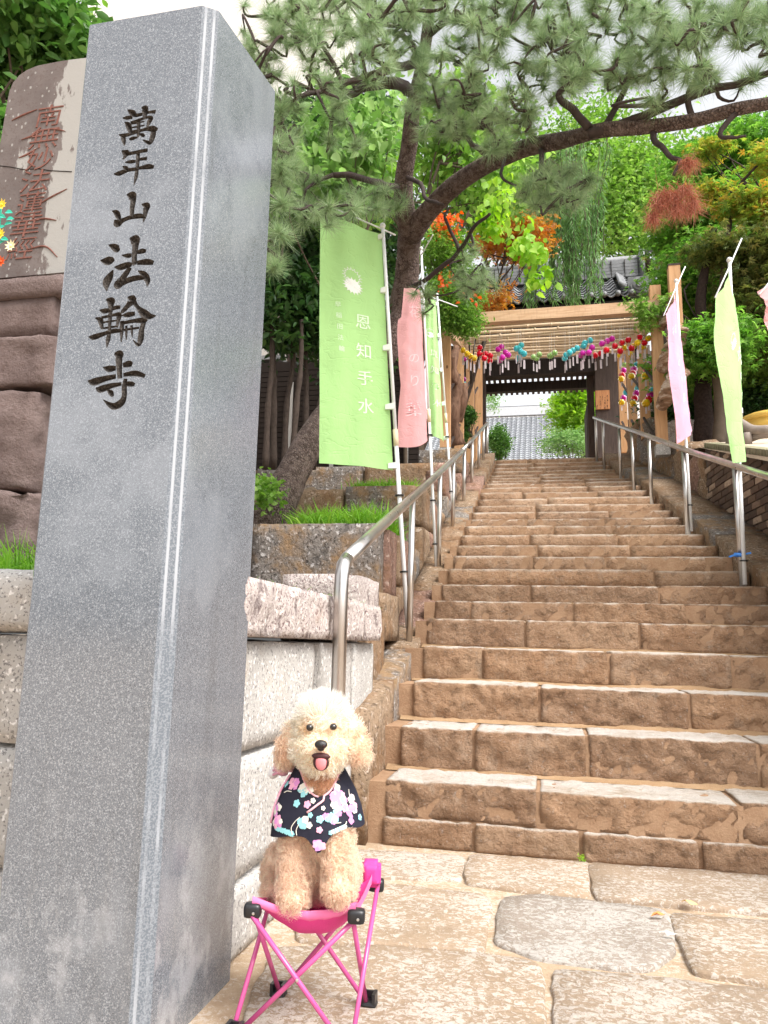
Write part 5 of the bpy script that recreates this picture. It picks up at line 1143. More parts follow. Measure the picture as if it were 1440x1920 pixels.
# clumped curls: strands share a wave with their neighbours
def vnoise(P, s, o): return np.array([mnoise.noise(Vector(p * s) + Vector((o, o * 2, o * 3))) for p in P])
ph = vnoise(root, 55, 0) * 9; gd = np.stack([vnoise(root, 38, 5), vnoise(root, 38, 11), vnoise(root, 38, 17)], 1)
dirv = nr_f + gd * 1.15 * (curl * .8 + .25)[:, None]; dirv[:, 2] -= np.where(ishead > 0, .12 - .35 * top_ + .9 * isear, .55); dirv += .10 * rng.standard_normal((NS, 3)); dirv /= np.linalg.norm(dirv, axis=1)[:, None]
sd1 = np.cross(dirv, rng.standard_normal((NS, 3)) * .25 + np.array([0, .3, 1.0])); sd1 /= np.linalg.norm(sd1, axis=1)[:, None] + 1e-9; sd2 = np.cross(dirv, sd1)
P = root[:, None, :] - nr_f[:, None, :] * .001 + dirv[:, None, :] * (ln[:, None] * tt_)[:, :, None]
amp = (.0046 * curl)[:, None] * tt_ ; w_ = ph[:, None] + tt_[None, :] * (7.0 * np.clip(curl, .3, 1.2))[:, None]
P = P + sd1[:, None, :] * (amp * np.sin(w_))[:, :, None] + sd2[:, None, :] * (amp * (np.cos(w_) - np.cos(ph)[:, None]))[:, :, None]
P[:, :, 2] -= ((1 - ishead) * .004)[:, None] * tt_ ** 2
hc = bpy.data.hair_curves.new('fur'); hc.add_curves([K] * NS)
hc.points.foreach_set('position', np.ascontiguousarray(P - base_of(dog), np.float32).ravel())
ra = hc.attributes.new('radius', 'FLOAT', 'POINT') if 'radius' not in hc.attributes else hc.attributes['radius']
ra.data.foreach_set('value', np.ascontiguousarray(np.broadcast_to((.00055 * (1 - .6 * tt_)), (NS, K)), np.float32).ravel())
ca = hc.attributes.new('Col', 'FLOAT_COLOR', 'CURVE'); ca.data.foreach_set('color', np.column_stack([colr, np.ones(NS)]).astype(np.float32).ravel())
t = NT('poodle_fur'); at = t.n('Attribute'); at.attribute_name = 'Col'
t.done(at.outputs['Color'], .65, None, .25); trn = t.n('BsdfTranslucent'); t.t.links.new(at.outputs['Color'], trn.inputs[0]); mx = t.n('MixShader'); mx.inputs[0].default_value = .35
t.t.links.new(t.b.outputs[0], mx.inputs[1]); t.t.links.new(trn.outputs[0], mx.inputs[2]); t.t.links.new(mx.outputs[0], t.out.inputs[0])
hc.materials.append(t.m); fur = bpy.data.objects.new('fur', hc); COL.objects.link(fur); fur.parent = dog
# ------------------------------------------------------------------ vegetation
def unit(a): return a / (np.linalg.norm(a, axis=-1, keepdims=True) + 1e-9)
def leaf_geo(pos, dirv, up, L, W, kind='fold'):
    """one small folded blade per point; returns vertices and faces"""
    n = len(pos); d = unit(dirv); s = unit(np.cross(d, up)); u = np.cross(s, d); L = np.broadcast_to(L, n)[:, None]; W = np.broadcast_to(W, n)[:, None]
    if kind == 'fold':
        V = np.stack([pos, pos + d * L * .45 + s * W * .5 + u * W * .22, pos + d * L - u * L * .08, pos + d * L * .45 - s * W * .5 + u * W * .22], 1)
        F = np.array([[0, 1, 2], [0, 2, 3]])
    elif kind == 'broad':
        V = np.stack([pos, pos + d * L * .28 + s * W * .46 + u * W * .15, pos + d * L * .62 + s * W * .40 + u * W * .12 - u * L * .03, pos + d * L - u * L * .14, pos + d * L * .62 - s * W * .40 + u * W * .12 - u * L * .03, pos + d * L * .28 - s * W * .46 + u * W * .15, pos + d * L * .45 - u * L * .01], 1)
        F = np.array([[0, 1, 6], [1, 2, 6], [2, 3, 6], [3, 4, 6], [4, 5, 6], [5, 0, 6]])
    elif kind == 'star':   # maple: five narrow lobes
        pts = [pos]
        for a in (-1.5, -.75, 0, .75, 1.5):
            l = L * (1.0 if a == 0 else (.92 if abs(a) < 1 else .62)); dd = d * math.cos(a) + s * math.sin(a); ss = -d * math.sin(a) + s * math.cos(a)
            pts += [pos + dd * l * .42 + ss * W * .10 + u * W * .05, pos + dd * l - u * L * .15, pos + dd * l * .42 - ss * W * .10 + u * W * .05]
        V = np.stack(pts, 1); F = np.array([[0, 1 + 3 * k, 2 + 3 * k] for k in range(5)] + [[0, 2 + 3 * k, 3 + 3 * k] for k in range(5)])
    elif kind == 'needle':
        V = np.stack([pos - s * W * .5, pos + s * W * .5, pos + d * L], 1); F = np.array([[0, 1, 2]])
    m = V.shape[1]; VV = V.reshape(-1, 3); FF = (F[None] + (np.arange(n) * m)[:, None, None]).reshape(-1, 3); return VV, FF
def crown_points(ellipsoids, clumps, per, spread, flat=.5, shell=.35):
    out = []; cen = []
    for (c, r, wt) in ellipsoids:
        k = max(1, int(clumps * wt)); d = unit(rng.standard_normal((k, 3))); rad = (shell + (1 - shell) * rng.random((k, 1)) ** .5); cc = np.asarray(c) + d * rad * np.asarray(r); cen.append(cc)
    cen = np.concatenate(cen); p = cen[:, None, :] + rng.standard_normal((len(cen), per, 3)) * spread * np.array([1, 1, flat]); return cen, p.reshape(-1, 3)
def tree(name, label, cat, base, ellipsoids, mat, bark, leaf=(.08, .05), kind='fold', clumps=60, per=90, spread=.22, flat=.5, droop=.4, trunk_r=.1, trunk=None, limbs=14, group=None, shell=.35, crown_name='crown', parent=None):
    t_ = parent or thing(name, label, cat, tuple(base), group)
    cen, p = crown_points(ellipsoids, clumps, per, spread, flat, shell)
    d = rng.standard_normal((len(p), 3)); d[:, 2] = d[:, 2] * .5 - droop; up = np.array([0, 0, 1.0]) + .6 * rng.standard_normal((len(p), 3))
    sz = .5 + .85 * rng.random(len(p)) ** .8; V, F = leaf_geo(p, d, up, leaf[0] * sz, leaf[1] * sz, kind)
    fast_mesh(crown_name, V, F, mat, t_)
    if bark is not None:
        m = MB(); base = np.asarray(base, float)
        top = np.mean([np.asarray(e[0]) for e in ellipsoids], 0) if trunk is None else np.asarray(trunk[-1])
        path = catmull([base, base * .6 + top * .4 + (.1, 0, 0), top], 5) if trunk is None else catmull(trunk, 5)
        m.tube(path, np.linspace(trunk_r, trunk_r * .35, len(path)), 9)
        for q in cen[rng.permutation(len(cen))[:limbs]]:
            a = path[rng.integers(len(path) // 2, len(path))]; mid = (a + q) / 2 + rng.standard_normal(3) * .08 * np.linalg.norm(q - a); C_ = catmull([a, mid, q], 4)
            m.tube(C_, np.linspace(trunk_r * .35, trunk_r * .08, len(C_)), 6)
        m.build('trunk', bark, t_, True)
    return t_
t = NT('pine_bark'); v1 = t.voro(58, (1, 1, .5), feature='DISTANCE_TO_EDGE'); n1 = t.noise(20, 5, .65)
col = t.mix(t.step(n1, .36, .62), C4(.10, .068, .058), C4(.21, .155, .135)); col = t.mix(t.math('MULTIPLY', t.step(v1, .09, .0), t.step(t.noise(8, 3), .3, .6)), col, C4(.028, .019, .016)); col = t.mix(t.math('MULTIPLY', t.step(t.noise(60, 3), .55, .7), .5), col, C4(.30, .25, .23))
M_pbark = t.done(col, .9, t.bump(t.math('ADD', t.math('MULTIPLY', t.step(v1, 0, .2), .5), n1), .9, .02), .2)
M_pbark_shade = plain('shaded_pine_bark', (.062, .046, .042), .9, .2, var=.5, vs_=30, bump=.8)  # pine bark darkened in colour for branches and twigs seen in shade
M_bark = plain('grey_brown_bark', (.10, .075, .055), .9, .2, var=.3, bump=.6); M_darkbark = plain('dark_bark', (.06, .044, .036), .9, .2, var=.6, vs_=26, bump=.9)
L_bright = leaf_mat('bright_leaves', [(.085, .19, .03), (.19, .36, .06), (.36, .53, .15)], .5); L_mid = leaf_mat('green_leaves', [(.04, .11, .025), (.095, .22, .045), (.19, .34, .09)], .4)
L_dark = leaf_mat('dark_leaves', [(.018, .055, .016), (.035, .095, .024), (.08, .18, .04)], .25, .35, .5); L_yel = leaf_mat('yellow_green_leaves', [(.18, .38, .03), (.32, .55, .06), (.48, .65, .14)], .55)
L_maple = leaf_mat('maple_leaves', [(.075, .20, .03), (.17, .37, .06), (.32, .53, .12)], .55); L_orange = leaf_mat('orange_leaves', [(.42, .13, .04), (.58, .25, .06), (.45, .34, .08)], .45); L_olive = leaf_mat('olive_leaves', [(.07, .115, .025), (.14, .18, .045), (.24, .21, .06)], .4)
L_amber = leaf_mat('amber_leaves', [(.14, .32, .05), (.34, .42, .07), (.58, .28, .07)], .5)
L_red = leaf_mat('red_flowers', [(.68, .06, .02), (.80, .16, .05), (.85, .30, .12)], .4); L_willow = leaf_mat('willow_leaves', [(.09, .20, .06), (.17, .33, .10), (.28, .45, .17)], .5); L_pale2 = leaf_mat('dogwood_leaves', [(.09, .20, .045), (.20, .36, .09), (.40, .55, .24)], .5); L_grass = leaf_mat('grass_blades', [(.10, .26, .02), (.22, .46, .05), (.36, .58, .10)], .4)
L_pale = leaf_mat('pale_leaves', [(.16, .30, .10), (.26, .44, .16), (.40, .56, .26)], .5)
def E(u, v, y, ru, rv, ry=None, wt=1.0):
    """ellipsoid whose outline is about ru x rv photo pixels at depth y"""
    c = ony(u, v, y); s = y / FPX; return (c, (ru * s, ry if ry else ru * s * .8, rv * s), wt)
# --- background first
Bf = np.array(onz(0, 0, 0)) if False else None
bl = thing('apartment_building', 'pale tiled apartment block showing through gaps behind the trees on the left', 'building', (-9, 17, 2.2))
MB().box((-9.5, 18.2, 10), (9.0, 2.0, 17)).build('wall', plain('pale_wall_tile', (.66, .64, .62), .7, var=.05), bl)
for zz_ in np.arange(3, 18, 1.9):
    MB().box((-9.5, 17.17, zz_), (9.0, .05, .05)).build('course', plain('grey_band', (.5, .49, .48), .7) if zz_ < 3.1 else bpy.data.materials['grey_band'], bl)
for k, (xx, zz_) in enumerate([(-6.4, 9.2), (-6.4, 6.2), (-8.5, 9.2), (-8.5, 6.2), (-6.4, 12.2), (-8.5, 12.2), (-10.6, 9.2), (-10.6, 12.2)]):
    f = MB().box((xx, 17.19, zz_), (1.1, .09, 1.3)).build('window', plain('window_frame', (.35, .35, .36), .4) if k == 0 else bpy.data.materials['window_frame'], bl)
    MB().box((xx, 17.135, zz_), (.96, .03, 1.16)).build('pane', plain('window_glass', (.10, .12, .13), .08, .6) if k == 0 else bpy.data.materials['window_glass'], f)
sh = thing('garden_shed', 'small white clapboard shed behind the stems at the left', 'shed', (-4.75, 10.6, 2.9))
for k in range(14): MB().box((-4.75, 10.6, 2.95 + k * .125), (2.2, .9 + .01 * (k % 2), .115)).build('board', plain('white_clapboard', (.62, .62, .63), .6, var=.05) if k == 0 else bpy.data.materials['white_clapboard'], sh)
MB().box((-4.75, 10.6, 4.76), (2.4, 1.2, .06)).build('roof', M_tile, sh)
fe = thing('slatted_fence', 'dark brown slatted fence with pale posts behind the leafy stems', 'fence', (-3.2, 9.95, 2.85))
M_slat = plain('dark_slat', (.028, .021, .018), .8, .1)
sl_ = MB().box((0, 0, 0), (3.6, .02, .062)); slm = sl_.mesh('slat', M_slat)
MB().box((-3.4, 10.02, 3.78), (3.6, .02, 1.8)).build('added_dark_backing', M_slat, fe)  # dark sheet added behind the slats so their gaps do not show bright
for k in range(24): link_mesh('slat', slm, fe, Vector((-3.4, 9.97, 2.9 + k * .072)) - Vector(base_of(fe)))
for x in (-5.0, -4.1, -3.35, -2.75, -1.75): MB().box((x, 9.92, 3.5), (.045, .045, 1.7)).build('post', plain('pale_post', (.42, .40, .38), .5) if x == -5.0 else bpy.data.materials['pale_post'], fe)
# stems with dark leaves behind the pillar
ms = thing('camellia_shrub', 'tall dark leaved shrub with several bare stems beside the leaning pine trunk', 'shrub', tuple(ony(545, 872, 8.3)))
for (u0, u1, us, yy) in ((498, 503, 510, 8.0), (513, 514, 508, 8.2), (533, 538, 552, 8.4), (547, 556, 566, 8.0), (571, 574, 568, 8.5), (586, 600, 628, 8.2)):
    P = [ony(u0, 880, yy), ony(u1, 760, yy), ony((u1 + us) / 2 + 3, 690, yy), ony(us, 600, yy)]; C_ = catmull(P, 5); MB().tube(C_, np.linspace(.040, .022, len(C_)) * (1 + .12 * np.sin(np.arange(len(C_)) * 1.7)), 8).build('stem', M_darkbark, ms, True)
tree('', '', '', (0, 0, 0), [E(540, 580, 8.2, 75, 80, .6, .8), E(520, 470, 8.2, 60, 100, .6, .7), E(620, 560, 8.6, 60, 110, .5, .6), E(660, 640, 9.0, 70, 70, .5, .3)], L_dark, None, (.11, .05), 'broad', 75, 60, .16, .6, .5, parent=ms, crown_name='foliage')
tree('', '', '', (0, 0, 0), [E(530, 400, 8.0, 60, 35, .5, 1)], L_bright, None, (.11, .05), 'broad', 14, 45, .14, .6, .4, parent=ms, crown_name='young_foliage')
# top left: big glossy bright leaves
tree('laurel_tree', 'glossy broad leaved tree above the old brown monument at the far left', 'tree', (-3.6, 4.6, 1.0), [E(60, 70, 4.6, 130, 85, .55, 1), E(-60, 160, 4.6, 120, 130, .5, .8), E(5, 290, 4.4, 40, 90, .3, .35)], L_mid, M_bark, (.115, .055), 'broad', 70, 42, .13, .7, .35, .07, limbs=20)
tree('laurel_tree', 'bright yellow green leafy tree high above the monument in the left corner', 'tree', (-4.6, 5.6, 1.0), [E(60, 20, 5.4, 140, 40, .4, 1)], L_bright, M_bark, (.13, .06), 'broad', 34, 40, .15, .7, .35, .06, limbs=10)
# pale big-leaved tree between pillar and pine
tree('dogwood_tree', 'light green dogwood with big hanging leaves between the pillar and the pine trunk', 'tree', tuple(ony(640, 880, 8.9)), [E(640, 270, 7.8, 110, 80, .7, 1), E(590, 340, 7.6, 60, 70, .5, .5), E(700, 220, 8.4, 70, 60, .5, .4)], L_pale2, M_bark, (.13, .075), 'broad', 52, 24, .18, .8, .8, .045, limbs=26, shell=.1)
tree('dogwood_tree', 'bright green backlit tree behind the fork of the pine', 'tree', (-3.4, 11.8, 3.5), [E(850, 250, 11.5, 95, 90, 1.0, 1), E(930, 340, 11.0, 50, 60, .8, .4), E(690, 330, 10.5, 60, 80, .7, .5)], L_bright, M_bark, (.13, .075), 'broad', 90, 32, .26, .8, .7, .06, limbs=24, shell=.1)
tree('katsura_tree', 'round leaved bright tree whose drooping tips hang before the gate roof', 'tree', (-1.75, 9.4, 2.9), [E(985, 480, 9.0, 24, 40, .2, .4), E(930, 385, 9.2, 50, 36, .4, .5), E(1008, 505, 8.9, 12, 20, .12, .12)], L_yel, None, (.10, .085), 'broad', 22, 18, .09, 1.0, 1.4, .05, limbs=12, shell=.1)
# pomegranate with red flowers, orange maple
pg = tree('pomegranate_shrub', 'fine leaved green shrub dotted with red flowers left of the cedar frame', 'shrub', (-1.62, 9.9, 2.9), [E(838, 560, 9.8, 34, 60, .4, 1), E(836, 470, 9.8, 44, 50, .4, .8), E(866, 600, 9.9, 28, 26, .25, .5), E(880, 540, 10, 24, 26, .3, .4)], L_bright, M_bark, (.055, .022), 'fold', 80, 90, .085, .7, .3, .03, limbs=14, trunk=[(-1.75, 9.9, 2.9), (-1.7, 9.8, 4.0), tuple(ony(830, 540, 9.8))])
tree('', '', '', (0, 0, 0), [E(836, 430, 9.5, 34, 22, .2, 1), E(850, 540, 9.4, 40, 50, .2, .3)], L_red, None, (.05, .05), 'broad', 16, 16, .07, 1, .2, parent=pg, crown_name='flowers'); [c for c in pg.children if c.name.startswith('flowers')][0]['kind'] = 'stuff'
tree('orange_maple', 'small orange red maple peeping between the pine and the gate roof', 'tree', (-1.7, 12.6, 3.6), [E(985, 445, 12.4, 48, 42, .4, 1), E(925, 450, 12.6, 40, 30, .4, .4), E(930, 560, 12.0, 22, 24, .2, .25)], L_orange, M_darkbark, (.07, .08), 'star', 50, 36, .13, .5, .3, .045, limbs=12)
# willow over the gate roof
wl = thing('weeping_willow', 'weeping willow trailing thin leafy strands over the middle of the gate roof', 'tree', (-2.5, 15.6, 3.95))
m = MB(); Pw = []; Dw = []
trk = catmull([(-2.5, 15.6, 3.95), (-2.45, 15.5, 7), (-1.6, 15.2, 9.4), (.2, 14.9, 10.5)], 6); m.tube(trk, np.linspace(.14, .05, len(trk)), 8)
r_ = random.Random(2)
for k in range(64):
    uu = r_.choice((r_.uniform(960, 1120), r_.uniform(1050, 1128))); vt = r_.uniform(250, 420); vb = min(r_.uniform(470, 590), 600); yy = r_.uniform(14.4, 15.4)
    if uu < 1030 and vt < 380: vt = r_.uniform(400, 450)
    a = ony(uu + r_.uniform(-25, 25), vt, yy); b = ony(uu, vb, yy); b[0] = a[0] + (b[0] - a[0]); mid = (a + b) / 2 + (r_.uniform(-.05, .05), 0, .15)
    C_ = catmull([trk[r_.randrange(12, len(trk))] if k % 8 == 0 else a + (0, 0, .25), a, mid, b], 7); m.tube(C_, .006, 4, False)
    for q in C_[6:]:
        for _ in range(7): Pw.append(q + np.array([r_.uniform(-.04, .04), r_.uniform(-.04, .04), r_.uniform(-.08, .08)])); Dw.append((r_.uniform(-.6, .6), r_.uniform(-.6, .6), -1))
m.build('trunk', M_bark, wl, True); Pw = np.array(Pw); Dw = np.array(Dw); V, F = leaf_geo(Pw, Dw, rng.standard_normal((len(Pw), 3)), .13 + .07 * rng.random(len(Pw)), .022, 'fold'); fast_mesh('foliage', V, F, L_willow, wl)
# trees far behind the gate and on the right
tree('tall_tree', 'tall open crowned tree with dark limbs behind the right end of the gate roof', 'tree', (4.5, 24, 3.95), [E(1165, 390, 23, 70, 130, 1.6, 1), E(1240, 330, 24, 90, 90, 1.6, .8), E(1110, 260, 24, 70, 70, 1.6, .5)], L_bright, M_darkbark, (.15, .09), 'fold', 70, 100, .55, .5, .4, .22, limbs=26, shell=.15)
tree('tall_tree', 'mass of mid green foliage filling the gap above the gate roof', 'tree', (-6.0, 27, 3.95), [E(1010, 390, 27, 130, 90, 2, 1), E(900, 330, 26, 120, 120, 2, .9), E(1090, 380, 26, 50, 100, 1.5, .4)], L_mid, M_darkbark, (.17, .10), 'fold', 90, 120, .7, .5, .4, .25, limbs=10)
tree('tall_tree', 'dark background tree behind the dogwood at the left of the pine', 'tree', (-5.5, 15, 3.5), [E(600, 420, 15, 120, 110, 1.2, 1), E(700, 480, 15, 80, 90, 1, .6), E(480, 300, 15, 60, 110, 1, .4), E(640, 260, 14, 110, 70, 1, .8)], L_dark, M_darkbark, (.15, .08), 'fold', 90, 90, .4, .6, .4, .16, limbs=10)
gm = [('green_maple', 'layered bright green maple rising behind the pale pink banner', (2.6, 12.6, 3.7), [E(1310, 420, 12.6, 80, 60, .8, 1), E(1330, 520, 12.0, 80, 70, .8, 1), E(1295, 560, 12.4, 36, 50, .5, .5), E(1345, 650, 10.1, 18, 50, .2, .4), E(1310, 690, 11.2, 44, 46, .4, .6), E(1330, 330, 13, 80, 60, .8, .7), E(1390, 300, 12.6, 60, 60, .8, .9), E(1400, 400, 12, 60, 60, .6, .8)], L_maple, 165),
      ('green_maple', 'fresh light green maple low at the right edge behind the log rail', (4.0, 11.4, 3.5), [E(1410, 680, 11.4, 45, 45, .6, 1), E(1460, 640, 11.2, 60, 80, .6, .8)], L_bright, 50),
      ('olive_maple', 'dark olive and bronze maple spreading behind the green banner on the right', (3.9, 10.4, 3.3), [E(1425, 560, 10.6, 40, 60, .5, 1), E(1440, 480, 10.4, 50, 36, .5, .7), E(1345, 470, 10.4, 36, 14, .3, .25), E(1470, 620, 10.4, 50, 60, .5, .4)], L_olive, 75),
      ('orange_maple', 'orange tipped maple at the upper right under the long pine limb', (4.2, 10.8, 3.4), [E(1405, 385, 10.4, 40, 16, .3, 1), E(1340, 275, 11, 36, 18, .3, .6), E(1440, 300, 10.4, 34, 20, .3, .5), E(1335, 360, 10.4, 22, 10, .2, .3), E(1440, 395, 10.2, 30, 14, .2, .5)], L_amber, 20)]
for nme, lab, base, els, mt, n in gm:
    tree(nme, lab, 'tree', base, els, mt, M_darkbark, (.075, .085), 'star', n, 56 if n > 20 else 40, .20 if n > 20 else .11, .32, .25, .06, limbs=22, shell=.2)
M_darkbark2 = plain('cracked_dark_bark', (.045, .032, .028), .95, .1, var=.8, vs_=34, bump=1.0)
tr1 = thing('dead_tree_trunk', 'thick dark bare trunk behind the low wall right of the pale pink banner', 'tree', tuple(ony(1325, 828, 10.4)))
for k_, (u0, u1, w, yy) in enumerate(((1322, 1318, .125, 10.5),)): 
    P = catmull([ony(u0, 838, yy), ony(u0 - 2, 780, yy), ony(u1, 735, yy), ony(u1 + 6, 660, yy), ony(u1 - 4, 560, yy), ony(u1 + 20, 430, yy)], 7); MB().tube(P, np.linspace(w * 1.15, w * .35, len(P)) * (1 + .25 * np.array([fbm(p, 6) for p in P])), 12).build('trunk', M_darkbark2, tr1, True)
tr2 = thing('tree_trunk', 'thinner grey trunk between the two right hand banners', 'tree', tuple(ony(1348, 828, 10.2))); P = catmull([ony(1348, 836, 10.2), ony(1350, 760, 10.2), ony(1345, 690, 10.2), ony(1352, 560, 10.4), ony(1370, 400, 10.6)], 7); MB().tube(P, np.linspace(.085, .03, len(P)) * (1 + .15 * np.array([fbm(p, 5) for p in P])), 10).build('trunk', M_bark, tr2, True)
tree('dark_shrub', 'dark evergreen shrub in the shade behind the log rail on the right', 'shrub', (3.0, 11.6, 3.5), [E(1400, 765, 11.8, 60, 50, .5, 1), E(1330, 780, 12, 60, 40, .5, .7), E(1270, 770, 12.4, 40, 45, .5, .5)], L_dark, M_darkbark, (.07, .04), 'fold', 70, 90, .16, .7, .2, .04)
tree('young_maple', 'pale leafy sprig of maple in front of the right cedar post tops', 'tree', (1.95, 10.6, 3.6), [E(1218, 592, 10.2, 22, 12, .15, 1), E(1195, 572, 10.1, 20, 5, .1, .5), E(1240, 570, 10.2, 14, 12, .2, .5), E(1212, 612, 10.2, 8, 10, .1, .4)], L_bright, M_bark, (.05, .055), 'star', 14, 18, .06, .6, .3, .02, limbs=10, trunk=[(1.95, 10.6, 3.6), (1.9, 10.5, 5.0), tuple(ony(1235, 575, 10.2))])
tree('round_shrub', 'small clipped round shrub beside the foot of the left gate column', 'shrub', tuple(ony(878, 840, 12.6)), [E(876, 780, 12.6, 15, 15, .13, 1), E(868, 815, 12.6, 9, 22, .1, .8)], L_mid, M_bark, (.035, .02), 'fold', 60, 60, .035, 1, 0, .03)
tree('round_shrub', 'clipped green shrub seen through the left of the gate opening', 'shrub', (-1.2, 20.5, 3.95), [E(935, 830, 20.5, 17, 30, .3, 1)], L_mid, M_bark, (.06, .035), 'fold', 70, 70, .07, 1, 0, .04)
tree('gate_maple', 'brilliant yellow green maple seen through the right of the gate opening', 'tree', (1.0, 22, 3.95), [E(1075, 770, 22, 42, 42, .6, 1), E(1085, 740, 22, 30, 26, .5, .5), E(1100, 800, 22, 25, 26, .5, .4)], L_yel, M_darkbark, (.10, .11), 'star', 60, 60, .20, .3, .2, .05, limbs=14)
tree('pale_shrub', 'pale green shrub below the bright maple beyond the gate', 'shrub', (.8, 21.4, 3.95), [E(1060, 830, 21.4, 46, 24, .4, 1)], L_pale, M_bark, (.07, .045), 'fold', 50, 60, .13, .6, .2, .03)
tree('grey_willow', 'grey green sprays at the left inside the gate opening', 'tree', (-1.5, 21, 3.95), [E(922, 745, 21, 12, 22, .2, 1)], L_pale, None, (.08, .03), 'fold', 16, 40, .10, 1, .6, .03, limbs=4)
# log rail and yellow tub on the right bank
lr = thing('log_rail', 'low rail of weathered grey logs on the bank above the brick wall', 'fence', tuple(ony(1400, 830, 8.4)))
M_grey = plain('weathered_log', (.24, .20, .17), .9, var=.3, bump=.6)
for P, rr in (([(1384, 832, 8.5), (1384, 775, 8.5)], .045), ([(1386, 792, 8.4), (1412, 806, 8.3), (1445, 806, 8.2)], .05), ([(1396, 828, 8.4), (1420, 818, 8.3), (1450, 812, 8.2)], .035), ([(1366, 838, 8.6), (1368, 780, 8.6)], .03), ([(1402, 834, 8.3), (1400, 812, 8.3)], .045)):
    MB().tube(catmull([ony(*p) for p in P], 4) if len(P) > 2 else [ony(*p) for p in P], rr, 9).build('log', M_grey, lr, True)
ty = thing('yellow_tub', 'yellow ribbed tub with a rolled rim behind the log rail at the right', 'tub', tuple(ony(1432, 802, 9.2))); c = ony(1452, 799, 9.2)
M_yel = plain('yellow_plastic', (.70, .46, .10), .45)
MB().lathe([(.24, -.11), (.30, .06), (.29, .06), (.23, -.10)], c, 20).build('body', M_yel, ty, True); MB().lathe([(.29, .045), (.325, .06), (.325, .10), (.29, .115)], c, 20).build('rim', M_yel, ty, True)
# grass and small plants
def grass(name, label, pts, n, h, w=.006, lean=.5, y=None):
    idx = rng.integers(0, len(pts), n); p = np.array(pts)[idx] + rng.standard_normal((n, 3)) * np.array([.05, .05, .004]); d = np.stack([rng.standard_normal(n) * lean, rng.standard_normal(n) * lean - .15, np.ones(n)], 1); d = unit(d); L = h * (.5 + .8 * rng.random(n))
    s = unit(np.cross(d, rng.standard_normal((n, 3)))); V = []; 
    k1 = p + d * (L * .55)[:, None]; bend = np.stack([d[:, 0], d[:, 1], -.5 * np.ones(n)], 1); tip = k1 + unit(d + bend * .7) * (L * .5)[:, None]
    V = np.stack([p - s * w / 2, p + s * w / 2, k1 - s * w * .42, k1 + s * w * .42, tip], 1).reshape(-1, 3)
    F = (np.array([[0, 1, 3], [0, 3, 2], [2, 3, 4]])[None] + (np.arange(n) * 5)[:, None, None]).reshape(-1, 3)
    o = fast_mesh(name, V, F, L_grass, None); return tag(o, label, 'grass', kind='stuff')
def line_pts(a, b, n, dy=.3): return [np.array(a) * (1 - f) + np.array(b) * f + (0, dy * random.random(), 0) for f in np.linspace(0, 1, n)]
grass('grass_tuft', 'lush green grass on top of the first brown terrace block', line_pts((-1.85, 5.5, 1.68), (-1.15, 5.45, 1.68), 40, .8), 2600, .20, .011)
grass('grass_tuft', 'low grass on the second terrace near the handrail', line_pts((-1.7, 7.0, 2.27), (-1.2, 7.0, 2.27), 30, .4), 1300, .11, .008)
grass('grass_tuft', 'short bright grass on the granite coping beside the pillar', line_pts((-1.08, 2.5, 1.07), (-1.05, 4.1, 1.07), 40, .2), 900, .055, .004, 1.2)
grass('grass_tuft', 'bright grass tuft at the foot of the old monument by the left edge', line_pts((-2.3, 2.45, 1.05), (-1.7, 2.5, 1.05), 30, .25), 900, .20, .007)
tree('leafy_weed', 'small leafy weed by the pine root at the pillar edge', 'plant', tuple(ony(497, 965, 5.7)), [E(497, 920, 5.7, 22, 32, .12, 1)], L_bright, None, (.045, .035), 'broad', 22, 18, .05, .8, .1)
# ------------------------------------------------------------------ the black pine
pine = thing('pine_tree', 'old leaning black pine whose long limb reaches over the steps', 'tree', tuple(ony(505, 985, 6.05)))
def PP(L): return np.array([ony(*p) for p in L])
skel = []
def limb(name, pts, r0, r1, wob=.0, seg=6, n=12, keep=True):
    P = catmull(PP(pts), seg); rr = np.interp(np.linspace(0, 1, len(P)), [0, 1], [r0, r1]) if np.isscalar(r0) else np.interp(np.linspace(0, 1, len(P)), np.linspace(0, 1, len(r0)), r0)
    rr = rr * (1 + .07 * np.array([fbm(p, 4) for p in P]));
    if wob: P = P + wob * np.array([[fbm(p, 3), fbm(p + 5, 3), fbm(p + 9, 3)] for p in P])
    MB().tube(P, rr, n).build(name, M_pbark if name != 'branch' else M_pbark_shade, pine, True)
    if keep: skel.extend(list(P))
limb('trunk', [(490, 1010, 6.1), (512, 965, 6.1), (548, 890, 6.3), (600, 800, 6.6), (665, 725, 6.9), (725, 660, 7.12), (752, 600, 7.2), (762, 530, 7.1), (766, 470, 6.95), (770, 425, 6.75)], [.23, .165, .14, .13, .122, .12, .118, .114, .112, .116], 0, .0, 8, 20, False)
limb('upper_trunk', [(770, 440, 6.75), (758, 385, 6.5), (758, 330, 6.35), (768, 270, 6.2), (774, 205, 6.0), (788, 140, 5.8), (800, 70, 5.6), (808, -10, 5.5), (812, -80, 5.5)], [.105, .09, .08, .078, .064, .056, .048, .038, .028], 0, .0, 7, 16)
limb('limb', [(772, 440, 6.75), (800, 400, 6.5), (850, 350, 6.15), (910, 310, 5.8), (985, 278, 5.5), (1060, 262, 5.25), (1130, 244, 5.0), (1210, 238, 4.9), (1300, 226, 4.8), (1380, 205, 4.7), (1460, 190, 4.6), (1560, 165, 4.5)], [.105, .09, .08, .072, .064, .055, .05, .046, .043, .04, .036, .03], 0, 0, 7, 16)
